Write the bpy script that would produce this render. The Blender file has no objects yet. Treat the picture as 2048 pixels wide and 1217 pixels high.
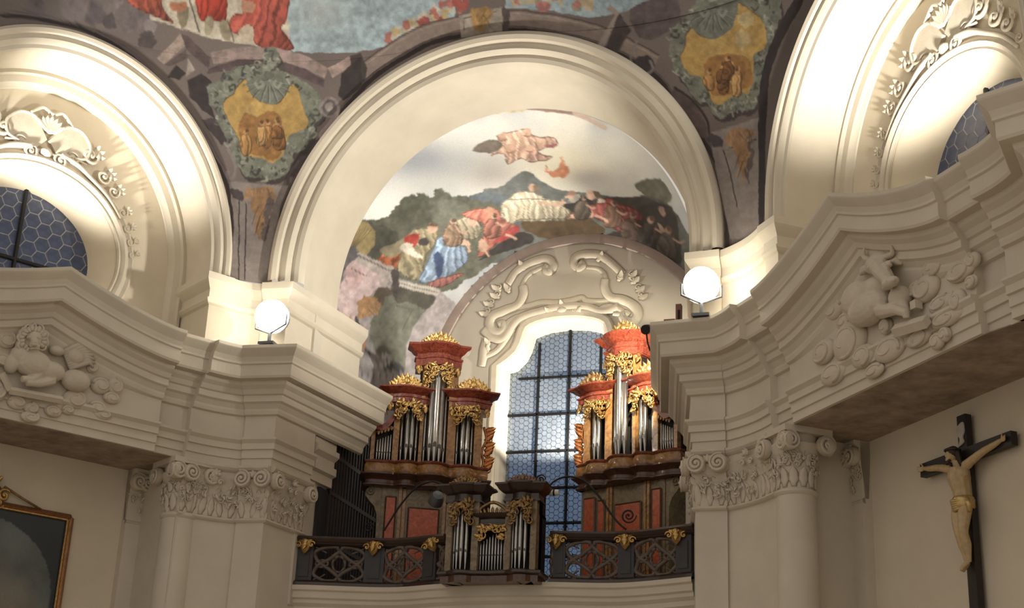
import bpy, bmesh, math, random
import numpy as np
from mathutils import Vector, Matrix
random.seed(7); rng = np.random.default_rng(7)
scene = bpy.context.scene
COL = scene.collection

# ------------------------------------------------------------------ camera
FPX, W, H = 3000.0, 2048, 1217
_P, _R, _A = math.radians(21), math.radians(-2.5), math.radians(17)
def _cam():
    fw = np.array([0, math.cos(_P), math.sin(_P)]); u0 = np.array([0, -math.sin(_P), math.cos(_P)]); r0 = np.array([1., 0, 0])
    r = r0*math.cos(_R)-u0*math.sin(_R); u = u0*math.cos(_R)+r0*math.sin(_R)
    ex = np.array([math.cos(_A), -math.sin(_A), 0]); ey = np.array([math.sin(_A), math.cos(_A), 0])
    M = np.array([ex, ey, [0, 0, 1.]])
    return M@(np.array([0, 0, 1.7])-np.array([-.72, 24.86, 0])), M@r, M@u, M@fw
CAMP, CR, CU, CF = _cam()
cam = bpy.data.cameras.new('camera'); co = bpy.data.objects.new('camera', cam); COL.objects.link(co)
cam.sensor_width = 36; cam.lens = 36*FPX/W; cam.clip_end = 200
co.matrix_world = Matrix(((CR[0], CU[0], -CF[0], CAMP[0]), (CR[1], CU[1], -CF[1], CAMP[1]), (CR[2], CU[2], -CF[2], CAMP[2]), (0, 0, 0, 1)))
scene.camera = co

# ------------------------------------------------------------------ world, exposure
wd = bpy.data.worlds.new('world'); scene.world = wd; wd.use_nodes = True
wd.node_tree.nodes['Background'].inputs[0].default_value = (1.0, .905, .80, 1)
wd.node_tree.nodes['Background'].inputs[1].default_value = .62
scene.view_settings.view_transform = 'Standard'; scene.view_settings.look = 'None'
scene.view_settings.gamma = 1; scene.view_settings.use_curve_mapping = False
scene.view_settings.exposure = 0.0
LAMP_E = 22.0       # radiance of the pier floodlight globes
SPOT_R, SPOT_L, SPOT_FAR = 2200.0, 650.0, 3300.0   # watts of the floodlight beams
LOFT_W = 1500.0      # watts of the lamp behind the pier in the loft

# ------------------------------------------------------------------ photo geometry helpers
def ray(x, y): return CF+CR*(x-W/2)/FPX-CU*(y-H/2)/FPX
def onpl(x, y, p0, n):
    d = ray(x, y); n = np.array(n, float); return CAMP+d*(((np.array(p0, float)-CAMP)@n)/(d@n))
def ony(x, y, Y): return onpl(x, y, (0, Y, 0), (0, 1, 0))
def proj(P):
    d = np.asarray(P)-CAMP; k = d@CF
    return W/2+FPX*(d@CR)/k, H/2-FPX*(d@CU)/k
BAY = {-1: ((5.25, -.28), 56.0), 1: ((5.36, -.45), 52.5)}
def bayv(sg):
    S, a = BAY[sg]; a = math.radians(a)
    d = np.array([math.cos(a), -math.sin(a)]); n = np.array([d[1], -d[0]])   # n points into the church
    return np.array(S), d, n
def bp(sg, s, n, z):
    S, d, nn = bayv(sg); p = S+d*s+nn*n; return (sg*p[0], p[1], z)
def bn(sg):
    S, d, nn = bayv(sg); return Vector((sg*d[0], d[1], 0)), Vector((sg*nn[0], nn[1], 0))
def pxbay(sg, x, y, n):
    p0 = bp(sg, 0, n, 0); nv = bn(sg)[1]; p = onpl(x, y, p0, nv)
    return float((p-np.array(p0))@np.array(bn(sg)[0])), float(p[2])

# ------------------------------------------------------------------ materials
def lin(c):
    return tuple((v/255/12.92 if v/255 <= .04045 else ((v/255+.055)/1.055)**2.4) for v in c)
MATS = {}
def mat(name, rgb, rough=.6, metal=0., var=.08, scale=6., bump=0., bscale=40., rgb2=None, wave=False, emit=None, estr=0., coat=0.):
    if name in MATS: return MATS[name]
    m = bpy.data.materials.new(name); m.use_nodes = True; nt = m.node_tree; N = nt.nodes; L = nt.links
    b = N['Principled BSDF']; b.inputs['Roughness'].default_value = rough; b.inputs['Metallic'].default_value = metal
    if coat: b.inputs['Coat Weight'].default_value = coat
    c = lin(rgb); c2 = lin(rgb2) if rgb2 else tuple(max(0, v*(1-var*2.2)) for v in c)
    tc = N.new('ShaderNodeTexCoord'); no = N.new('ShaderNodeTexNoise'); no.inputs['Scale'].default_value = scale; no.inputs['Detail'].default_value = 6
    no.inputs['Roughness'].default_value = .6
    L.new(tc.outputs['Object'], no.inputs['Vector'])
    cr = N.new('ShaderNodeValToRGB'); cr.color_ramp.elements[0].position = .32; cr.color_ramp.elements[1].position = .68
    cr.color_ramp.elements[0].color = (*c2, 1); cr.color_ramp.elements[1].color = (*c, 1)
    if wave:
        no.inputs['Distortion'].default_value = 2.2
    L.new(no.outputs['Fac'], cr.inputs[0]); L.new(cr.outputs[0], b.inputs['Base Color'])
    if bump:
        n2 = N.new('ShaderNodeTexNoise'); n2.inputs['Scale'].default_value = bscale; n2.inputs['Detail'].default_value = 5
        L.new(tc.outputs['Object'], n2.inputs['Vector'])
        bu = N.new('ShaderNodeBump'); bu.inputs['Strength'].default_value = bump; bu.inputs['Distance'].default_value = .02
        L.new(n2.outputs['Fac'], bu.inputs['Height']); L.new(bu.outputs[0], b.inputs['Normal'])
    if emit:
        b.inputs['Emission Color'].default_value = (*lin(emit), 1); b.inputs['Emission Strength'].default_value = estr
    MATS[name] = m; return m
def attr_mat(name, rough=.75):
    m = bpy.data.materials.new(name); m.use_nodes = True; nt = m.node_tree; b = nt.nodes['Principled BSDF']
    a = nt.nodes.new('ShaderNodeAttribute'); a.attribute_name = 'Col'
    no = nt.nodes.new('ShaderNodeTexNoise'); no.inputs['Scale'].default_value = 30; no.inputs['Detail'].default_value = 6
    tc = nt.nodes.new('ShaderNodeTexCoord'); nt.links.new(tc.outputs['Object'], no.inputs['Vector'])
    mr = nt.nodes.new('ShaderNodeMapRange'); mr.inputs['To Min'].default_value = .82; mr.inputs['To Max'].default_value = 1.14
    mx = nt.nodes.new('ShaderNodeMix'); mx.data_type = 'RGBA'; mx.blend_type = 'MULTIPLY'; mx.inputs['Factor'].default_value = 1
    nt.links.new(no.outputs['Fac'], mr.inputs['Value']); nt.links.new(a.outputs['Color'], mx.inputs['A']); nt.links.new(mr.outputs[0], mx.inputs['B'])
    nt.links.new(mx.outputs['Result'], b.inputs['Base Color']); b.inputs['Roughness'].default_value = rough; return m
PLASTER = mat('cream_plaster', (208, 199, 182), .8, var=.05, scale=1.3, bump=.12, bscale=25)
STUCCO = mat('stucco', (206, 196, 178), .75, var=.06, scale=4, bump=.15, bscale=30)
WALLM = mat('wall_plaster', (216, 205, 184), .85, var=.05, scale=.8, bump=.12, bscale=30)
SOFFIT = mat('mottled_soffit_plaster', (176, 158, 140), .9, var=.22, scale=3.0, bump=.4, bscale=9)  # darker and more mottled than the other plaster
LOFTW = mat('loft_wall_plaster', (206, 198, 184), .85, var=.05, scale=1.0, bump=.1)
GOLD = mat('gilding', (214, 176, 112), .34, .85, var=.18, scale=20, bump=.35, bscale=60)
OLDGOLD = mat('aged_gilding', (172, 138, 94), .42, .75, var=.25, scale=25, bump=.35, bscale=60)
REDM = mat('red_marbled_wood', (136, 68, 50), .22, var=.2, scale=9, rgb2=(86, 32, 24), wave=True, coat=.4)
YELM = mat('yellow_marbled_wood', (176, 130, 74), .25, var=.2, scale=5, rgb2=(112, 76, 44), wave=True, coat=.3)
GREYM = mat('grey_marbled_wood', (140, 122, 92), .35, var=.15, scale=6, rgb2=(96, 80, 58), wave=True)
PANELM = mat('salmon_marbled_panel', (196, 100, 62), .3, var=.2, scale=6, rgb2=(150, 62, 42), wave=True)
DARKW = mat('dark_walnut', (58, 40, 32), .3, var=.2, scale=10, coat=.3)
BROWNM = mat('brown_marbled_wood', (92, 62, 44), .3, var=.2, scale=8, rgb2=(60, 38, 28), wave=True, coat=.3)
RAILG = mat('grey_painted_carving', (104, 92, 84), .6, var=.15, scale=12, bump=.2)
RAILD = mat('dark_slate_paint', (58, 56, 58), .55, var=.12, scale=8)
TIN = mat('tin_pipe_metal', (178, 176, 172), .22, .95, var=.08, scale=10)
BLACKM = mat('black_iron', (22, 21, 22), .45, .3, var=.1)
DARKR = mat('black_interior', (14, 12, 12), .8, var=.1)
SCREEN = mat('dark_loft_panelling', (42, 42, 48), .6, var=.15, scale=5)
CROSSW = mat('black_cross_wood', (44, 39, 37), .5, var=.15, scale=12)
SKIN = mat('carved_painted_flesh', (196, 170, 128), .5, var=.1, scale=14)
HAIR = mat('brown_painted_hair', (58, 42, 32), .6, var=.2, scale=30, bump=.4)
MAUVE = mat('mauve_painted_band', (176, 158, 148), .8, var=.08, scale=4)
GLASSC = mat('loft_window_glass', (190, 198, 206), .3, var=.16, scale=14)
_nt = GLASSC.node_tree; _mx = _nt.nodes.new('ShaderNodeMixShader'); _tr = _nt.nodes.new('ShaderNodeBsdfTransparent'); _tr.inputs[0].default_value = (.84, .90, .96, 1); _mx.inputs[0].default_value = .26
_nt.links.new(_tr.outputs[0], _mx.inputs[1]); _nt.links.new(_nt.nodes['Principled BSDF'].outputs[0], _mx.inputs[2]); _nt.links.new(_mx.outputs[0], _nt.nodes['Material Output'].inputs['Surface'])
GLASSS = mat('oval_window_glass', (66, 72, 90), .3, var=.25, scale=6, emit=(60, 66, 86), estr=.3)  # faint emission stands for dusk light coming through the panes
LEAD = mat('lead_came', (70, 70, 72), .6, .2, var=.1)
LEADP = mat('lit_lead_came', (150, 150, 150), .6, .1, var=.1)  # paler than LEAD: the light on these cames is put into the colour
LAMPG = mat('lamp_glass', (255, 255, 255), .4, var=0, emit=(255, 246, 226), estr=LAMP_E)
WHITEP = mat('white_plastic', (226, 224, 218), .4, var=.03)
GREYP = mat('grey_metal', (110, 114, 120), .35, .6, var=.05)
FLOORM = mat('stone_floor', (196, 182, 162), .6, var=.1, scale=1.5)
FRAMEG = mat('bronze_gilt_frame', (168, 120, 80), .4, .7, var=.2, scale=14)
PAINT = attr_mat('fresco_paint', .8)
OILP = attr_mat('oil_paint', .35)

# ------------------------------------------------------------------ mesh building
WL = {}
class MB:
    def __init__(s): s.v = []; s.f = []
    def add(s, v, f):
        o = len(s.v); s.v += [tuple(map(float, p)) for p in v]; s.f += [tuple(i+o for i in q) for q in f]; return s
    def box(s, c, d, M=None):
        M = M or Matrix(); h = [x/2 for x in d]
        vs = [M@Vector((a*h[0], b*h[1], e*h[2])) + Vector(c) for a in (-1, 1) for b in (-1, 1) for e in (-1, 1)]
        return s.add(vs, [(0, 1, 3, 2), (4, 6, 7, 5), (0, 4, 5, 1), (2, 3, 7, 6), (0, 2, 6, 4), (1, 5, 7, 3)])
    def tube(s, pts, rad, n=8, cap=True, flat=1., up=None):
        pts = [Vector(p) for p in pts]; m = len(pts)
        if not hasattr(rad, '__len__'): rad = [rad]*m
        vs = []; fs = []; prev = Vector(up) if up is not None else None
        for i, p in enumerate(pts):
            t = (pts[min(i+1, m-1)]-pts[max(i-1, 0)])
            if t.length < 1e-9: t = Vector((0, 0, 1))
            t.normalize()
            if prev is None: prev = Vector((0, 0, 1)) if abs(t.z) < .9 else Vector((1, 0, 0))
            a = prev-t*prev.dot(t)
            if a.length < 1e-6: a = t.orthogonal()
            a.normalize(); b = t.cross(a); prev = Vector(up) if up is not None else a
            for k in range(n):
                q = 2*math.pi*k/n; vs.append(p+(a*math.cos(q)*flat+b*math.sin(q))*rad[i])
        for i in range(m-1):
            for k in range(n):
                k2 = (k+1) % n; fs.append((i*n+k, i*n+k2, (i+1)*n+k2, (i+1)*n+k))
        if cap: fs += [tuple(range(n-1, -1, -1)), tuple((m-1)*n+k for k in range(n))]
        return s.add(vs, fs)
    def blob(s, c, r, M=None, n=10, m=7):
        M = M or Matrix(); c = Vector(c); r = r if hasattr(r, '__len__') else (r, r, r)
        vs = [c+M@Vector((0, 0, -r[2]))]; fs = []
        for i in range(1, m):
            e = -math.pi/2+math.pi*i/m
            for k in range(n):
                q = 2*math.pi*k/n; vs.append(c+M@Vector((r[0]*math.cos(e)*math.cos(q), r[1]*math.cos(e)*math.sin(q), r[2]*math.sin(e))))
        vs.append(c+M@Vector((0, 0, r[2])))
        for k in range(n): fs.append((0, 1+(k+1) % n, 1+k)); fs.append((len(vs)-1, 1+(m-2)*n+k, 1+(m-2)*n+(k+1) % n))
        for i in range(m-2):
            for k in range(n):
                k2 = (k+1) % n; fs.append((1+i*n+k, 1+i*n+k2, 1+(i+1)*n+k2, 1+(i+1)*n+k))
        return s.add(vs, fs)
    def lathe(s, prof, c, n=24, a0=0, a1=2*math.pi, M=None):
        M = M or Matrix(); full = abs(a1-a0-2*math.pi) < 1e-6; k = n if full else n+1; vs = []; fs = []
        for (r, z) in prof:
            for i in range(k):
                a = a0+(a1-a0)*i/n; vs.append(Vector(c)+M@Vector((r*math.cos(a), r*math.sin(a), z)))
        for j in range(len(prof)-1):
            for i in range(n):
                i2 = (i+1) % k; fs.append((j*k+i, j*k+i2, (j+1)*k+i2, (j+1)*k+i))
        return s.add(vs, fs)
    def prism(s, poly, fr, t0, t1):
        n = len(poly); vs = [fr(a, b, t0) for a, b in poly]+[fr(a, b, t1) for a, b in poly]
        fs = [tuple(range(n-1, -1, -1)), tuple(range(n, 2*n))]+[(i, (i+1) % n, n+(i+1) % n, n+i) for i in range(n)]
        return s.add(vs, fs)
    def grid(s, P, flip=False):
        """P: array (a,b,3)"""
        a, b = P.shape[:2]; vs = P.reshape(-1, 3).tolist()
        fs = [(i*b+j, i*b+j+1, (i+1)*b+j+1, (i+1)*b+j) for i in range(a-1) for j in range(b-1)]
        if flip: fs = [q[::-1] for q in fs]
        return s.add(vs, fs)
    def build(s, name, m, parent=None, smooth=False, mirror=False, base=False, auto=None):
        vs = s.v; fs = s.f
        if mirror: vs = [(-x, y, z) for x, y, z in vs]; fs = [q[::-1] for q in fs]
        A = np.array(vs); loc = np.zeros(3)
        if parent is not None: loc = WL[parent.name]
        elif base:
            lo, hi = A.min(0), A.max(0); loc = np.array([(lo[0]+hi[0])/2, (lo[1]+hi[1])/2, lo[2]])
        me = bpy.data.meshes.new(name); me.from_pydata((A-loc).tolist(), [], fs); me.materials.append(m)
        if smooth:
            me.polygons.foreach_set('use_smooth', [True]*len(me.polygons))
            if auto:
                try: me.set_sharp_from_angle(angle=math.radians(auto))
                except Exception: pass
        o = bpy.data.objects.new(name, me); COL.objects.link(o)
        if parent is not None: o.parent = parent; WL[o.name] = loc
        else: o.location = loc; WL[o.name] = loc
        return o
def thing(name, label, cat, loc, group=None):
    o = bpy.data.objects.new(name, None); COL.objects.link(o); o.location = loc; o.empty_display_size = .2
    WL[o.name] = np.array(loc, float); tag(o, label, cat, group); return o
def tag(o, label, cat, group=None):
    o['label'] = label; o['category'] = cat
    if group: o['group'] = group
    return o
def struct(o, label=None):
    o['kind'] = 'structure'
    if label: o['label'] = label
    return o
def inst(name, me, M, parent):
    """object sharing mesh me; M is a world matrix, the parent is only translated"""
    o = bpy.data.objects.new(name, me); COL.objects.link(o); o.parent = parent
    o.matrix_local = Matrix.Translation(-Vector(WL[parent.name]))@M; WL[o.name] = WL[parent.name]; return o
def frame(O, ex, ez, up=(0, 0, 1)):
    """2D frame: a along ex, b along up, c along ez"""
    O, ex, ez, up = Vector(O), Vector(ex).normalized(), Vector(ez).normalized(), Vector(up).normalized()
    f = lambda a, b, c=0.: O+ex*a+up*b+ez*c
    f.M = Matrix(((ex.x, up.x, ez.x, O.x), (ex.y, up.y, ez.y, O.y), (ex.z, up.z, ez.z, O.z), (0, 0, 0, 1))); f.O, f.ex, f.ez, f.up = O, ex, ez, up
    return f
def sub(fr, a, b, c=0., rot=0., sc=1., flip=1):
    O = fr(a, b, c); ca, sa = math.cos(rot), math.sin(rot)
    ex = (fr.ex*ca+fr.up*sa)*flip; up = fr.up*ca-fr.ex*sa
    g = lambda x, y, z=0.: O+ex*x*sc+up*y*sc+fr.ez*z*sc
    g.O, g.ex, g.ez, g.up = O, ex, fr.ez, up
    g.M = Matrix(((ex.x*sc, up.x*sc, fr.ez.x*sc, O.x), (ex.y*sc, up.y*sc, fr.ez.y*sc, O.y), (ex.z*sc, up.z*sc, fr.ez.z*sc, O.z), (0, 0, 0, 1)))
    return g
def crom(p, n=6, closed=False):
    p = [np.array(q, float) for q in p]; out = []; m = len(p)
    for i in range(m if closed else m-1):
        g = lambda k: p[k % m] if closed else p[min(max(k, 0), m-1)]
        a, b, c, d = g(i-1), g(i), g(i+1), g(i+2)
        for k in range(n):
            t = k/n; out.append(.5*((2*b)+(c-a)*t+(2*a-5*b+4*c-d)*t*t+(3*b-a-3*c+d)*t**3))
    if not closed: out.append(p[-1])
    return out
def spiral(mb, fr, r0, turns, th, flip=1, start=0., tail=None, n=6, lift=.0, steps=14):
    """tapered scroll: optional tail points (2D) lead into the spiral centred on the frame"""
    pts = []; rad = []
    if tail:
        for q in tail: pts.append(fr(q[0], q[1], 0))
    N = int(turns*steps)
    for i in range(N+1):
        t = i/N; a = start+flip*2*math.pi*turns*t; r = r0*(1-t)**.9+r0*.08
        pts.append(fr(r*math.cos(a), r*math.sin(a), lift*t))
    m = len(pts); rad = [th*(.55+.45*min(1, i/(m*.25)))*(1-.45*max(0, (i/m-.4)/.6)) for i in range(m)]
    mb.tube(pts, rad, n); mb.blob(fr(0, 0, lift), th*1.1, n=7, m=5); return mb
def leaf(mb, fr, L, w, curl=.25, rib=.12, n=6):
    """acanthus-like leaf from (0,0) up, tip curling outward"""
    vs = []; fs = []
    for i in range(n+1):
        t = i/n; ww = w*math.sin(math.pi*min(1, t*.86+.12))**.8*(1+.14*math.cos(t*17)); y = L*(t-.12*t*t); z = curl*L*t*t*t+.01
        if i == n: ww = w*.08; y = L*.84; z = curl*L*1.05
        for k, (x, h) in enumerate(((-1, -.06), (-.5, .05), (0, rib), (.5, .05), (1, -.06))):
            vs.append(fr(x*ww/2, y-(abs(x)*.06*L), z+h*w))
        vs.append(fr(0, y, z-.08*w))
    for i in range(n):
        for k in range(6):
            a, b = i*6+k, i*6+(k+1) % 6; fs.append((a, b, b+6, a+6))
    fs.append(tuple(range(5, -1, -1))); fs.append(tuple(n*6+k for k in range(6)))
    return mb.add(vs, fs)
def sweep(path, prof, caps=True, side=1, close_prof=False):
    """sweep a profile [(n,z,w)] along a plan path [(x,y,dz)]; n is measured to the right of travel"""
    P = [np.array(p[:2], float) for p in path]; dz = [p[2] if len(p) > 2 else 0. for p in path]; m = len(P); nn = []
    for i in range(m):
        ds = []
        if i > 0: d = P[i]-P[i-1]; ds.append(d/np.linalg.norm(d))
        if i < m-1: d = P[i+1]-P[i]; ds.append(d/np.linalg.norm(d))
        ns = [np.array([d[1], -d[0]])*side for d in ds]
        if len(ns) == 1: nn.append(ns[0])
        else: nn.append((ns[0]+ns[1])/max(.35, 1+ns[0]@ns[1]))
    mb = MB(); k = len(prof); vs = []; fs = []
    for i in range(m):
        for q in prof:
            w = q[2] if len(q) > 2 else 0.
            p = P[i]+nn[i]*q[0]; vs.append((p[0], p[1], q[1]+w*dz[i]))
    for i in range(m-1):
        for j in range(k-1 if not close_prof else k):
            j2 = (j+1) % k; fs.append((i*k+j, (i+1)*k+j, (i+1)*k+j2, i*k+j2))
    if caps: fs += [tuple(range(k)), tuple((m-1)*k+j for j in range(k-1, -1, -1))]
    return mb.add(vs, fs)
def arcpts(p, q, bulge, n=8):
    p, q = np.array(p, float), np.array(q, float); d = q-p; nrm = np.array([-d[1], d[0]])/np.linalg.norm(d)
    return [tuple(p+d*t+nrm*bulge*4*t*(1-t)) for t in np.linspace(0, 1, n+1)]
def holed(outer, holes, fr, flip=False):
    """flat polygon with holes as triangles in frame fr"""
    bm = bmesh.new(); es = []
    for lp in [outer]+holes:
        vs = [bm.verts.new((a, b, 0)) for a, b in lp]
        es += [bm.edges.new((vs[i], vs[(i+1) % len(vs)])) for i in range(len(vs))]
    bmesh.ops.triangle_fill(bm, use_beauty=True, edges=es)
    bm.verts.ensure_lookup_table(); mb = MB(); bm.verts.index_update()
    mb.add([fr(v.co.x, v.co.y, 0) for v in bm.verts], [tuple(v.index for v in f.verts) for f in bm.faces]); bm.free(); return mb
def ell(cx, cy, rx, ry, n=48, a0=0, a1=2*math.pi):
    full = abs(a1-a0-2*math.pi) < 1e-6
    return [(cx+rx*math.cos(a0+(a1-a0)*i/n), cy+ry*math.sin(a0+(a1-a0)*i/n)) for i in range(n if full else n+1)]

# ================================================================== ARCHITECTURE
SC, SR, SZ, SK = 2.8, 3.35, 12.3, 1.10
SCA = {-1: 2.8, 1: 3.22}                          # arch centre along each bay
#          # side arches: centre along the bay, outer radius, spring, stilt
CX, CRo, CZ, CK = .05, 4.37, 12.4, 1.075        # centre arch
ENT = [(-.45, 8.52), (0, 8.52), (0, 8.66), (.03, 8.67), (.03, 8.82), (.07, 8.83), (.07, 8.94), (.13, 9.0), (.13, 9.04), (.03, 9.06), (.03, 9.46, .55),
       (.09, 9.48, 1), (.11, 9.54, 1), (.11, 9.58, 1), (.17, 9.66, 1), (.22, 9.69, 1), (.22, 9.80, 1), (.26, 9.82, 1), (.30, 9.90, 1), (.37, 9.96, 1), (.39, 10.0, 1),
       (.39, 10.03, 1), (.53, 10.04, 1), (.55, 10.08, 1), (.55, 10.28, 1), (.58, 10.30, 1), (.58, 10.34, 1), (.61, 10.42, 1), (.67, 10.49, 1), (.71, 10.54, 1), (.72, 10.56, 1), (.72, 10.615, 1),
       (-.45, 10.63, 1)]
CAPR = [(-.06, 7.48), (.0, 7.50), (.02, 7.53), (0, 7.56), (-.05, 7.58)]            # necking ring
ABAC = [(-.2, 8.40), (.05, 8.40), (.09, 8.43), (.12, 8.47), (.12, 8.51), (-.2, 8.51)]
IMP = [(0, 10.55), (0, 11.50), (.05, 11.53), (.08, 11.58), (.08, 11.62), (.03, 11.64), (.03, 11.80), (.08, 11.86), (.13, 11.93), (.15, 11.97), (.15, 12.10), (.0, 12.16), (-.35, 12.17)]
def refl(sg, pts):
    """reflect plan points (in mirrored-positive coordinates) about the bay axis"""
    S, d, n = bayv(sg); out = []
    for p in pts:
        v = np.array(p[:2])-S; s = v@d; q = v@n; r = S+d*(2*SC-s)+n*q; out.append((r[0], r[1])+tuple(p[2:]))
    return out[::-1]
def piersegs(sg):
    S, d, n = bayv(sg)
    A = [(3.61, 1.78), (3.85, .55), (4.42, .5)]
    B = arcpts((4.30, .62), tuple(S-.10*d), .10, 10)
    Cc = [tuple(S-.25*d-.13*n), tuple(S+.58*d-.13*n)]
    return A, B, Cc
SIDE = {-1: 'left', 1: 'right'}
LEAFM = {}
def leafmesh(L, w, curl, m):
    key = (L, w, curl, m.name)
    if key not in LEAFM:
        mb = MB(); leaf(mb, frame((0, 0, 0), (1, 0, 0), (0, -1, 0)), L, w, curl); me = bpy.data.meshes.new('leaf'); me.from_pydata(mb.v, [], mb.f); me.materials.append(m)
        me.polygons.foreach_set('use_smooth', [True]*len(me.polygons)); LEAFM[key] = me
    return LEAFM[key]
VOLM = {}
def volmesh(r, m):
    key = (r, m.name)
    if key not in VOLM:
        mb = MB(); fr = frame((0, 0, 0), (1, 0, 0), (0, -1, 0))
        mb.lathe([(0, -.5*r), (r*.9, -.5*r), (r*.96, -.3*r), (r*.9, .12*r), (0, .05*r)], (0, 0, 0), 16, M=Matrix.Rotation(math.pi/2, 4, 'X'))
        spiral(mb, sub(fr, 0, 0, .12*r), r*.92, 2.2, r*.17, 1, 1.2, lift=.25*r)
        me = bpy.data.meshes.new('volute'); me.from_pydata(mb.v, [], mb.f); me.materials.append(m)
        me.polygons.foreach_set('use_smooth', [True]*len(me.polygons)); me.set_sharp_from_angle(angle=math.radians(50)); VOLM[key] = me
    return VOLM[key]
def capital(parent, path, sg, vol=True, ends=(1, 1)):
    """composite capital following a plan path (positive coordinates)"""
    bell = sweep(path, [(-.12, 7.56), (-.05, 7.57), (-.035, 7.8), (-.01, 8.05), (.06, 8.22), (.08, 8.26), (.03, 8.30), (.03, 8.41), (-.2, 8.41)]).build('capital', STUCCO, parent, True, mirror=sg < 0, auto=40)
    sweep(path, CAPR).build('necking_ring', STUCCO, bell, True, mirror=sg < 0, auto=40)
    sweep(path, ABAC).build('abacus', STUCCO, bell, mirror=sg < 0)
    P = [np.array(p[:2]) for p in path]; seg = [np.linalg.norm(P[i+1]-P[i]) for i in range(len(P)-1)]; tot = sum(seg)
    def at(t):
        t = min(max(t, 1e-4), tot-1e-4)
        for i, l in enumerate(seg):
            if t <= l: d = (P[i+1]-P[i])/l; return P[i]+d*t, d
            t -= l
    def place(name, me, t, n, z, sc=1, roll=0.):
        p, d = at(t); nrm = np.array([d[1], -d[0]]); q = p+nrm*n
        ex = Vector((sg*d[0], d[1], 0)); ez = Vector((sg*nrm[0], nrm[1], 0))
        f = frame((sg*q[0], q[1], z), ex, ez); g = sub(f, 0, 0, 0, roll, sc); M = g.M
        M = M@Matrix(((1, 0, 0, 0), (0, 0, 1, 0), (0, -1, 0, 0), (0, 0, 0, 1)))
        return inst(name, me, M, bell)
    nl = max(2, int(tot/.17))
    for k in range(nl):
        t = (k+.5)*tot/nl
        place('leaf', leafmesh(.40, .15, .10, STUCCO), t, -.045, 7.60, random.uniform(.85, 1.1), random.uniform(-.25, .25))
        place('leaf', leafmesh(.20, .13, .34, STUCCO), (t+tot/nl/2) if k < nl-1 else .03, -.03, 7.94, random.uniform(.8, 1.1), random.uniform(-.4, .4))
    td = MB()
    for k in range(max(4, int(tot/.055))):       # tendrils scattered over the bell
        p, d = at(random.uniform(.04, tot-.04)); nrm = np.array([d[1], -d[0]]); q = p+nrm*.005; f = sub(frame((q[0], q[1], random.uniform(7.72, 8.16)), (d[0], d[1], 0), (nrm[0], nrm[1], 0)), 0, 0, .02, random.uniform(0, 6.28))
        spiral(td, f, random.uniform(.03, .06), 1.2, .013, random.choice((-1, 1)), 0., tail=[(.11, -.06), (.08, -.02)], n=5, steps=8)
        leaf(td, sub(f, 0, 0, 0, random.uniform(0, 6.28)), .10, .05, .3, n=3)
    td.build('tendrils', STUCCO, bell, True, mirror=sg < 0)['kind'] = 'stuff'
    if vol:
        for t, e in ((.10, ends[0]), (tot-.10, ends[1])):
            if e: place('volute', volmesh(.165, STUCCO), t, .13, 8.26, 1, 0 if t > .2 else .6)
    mid, d = at(tot/2); nrm = np.array([d[1], -d[0]])
    fl = MB(); c = mid+nrm*.10
    f = frame((c[0], c[1], 8.32), (d[0], d[1], 0), (nrm[0], nrm[1], 0))
    for a in range(5): leaf(fl, sub(f, 0, 0, 0, (a-2)*.8), .12, .08, .3)
    fl.blob(f(0, 0, .02), .04)
    for a in (-1, 1): spiral(fl, sub(f, a*.1, -.14, 0, 0, 1, a), .05, 1.3, .018, 1)
    fl.build('rosette', STUCCO, bell, True, mirror=sg < 0)
    return bell
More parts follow.
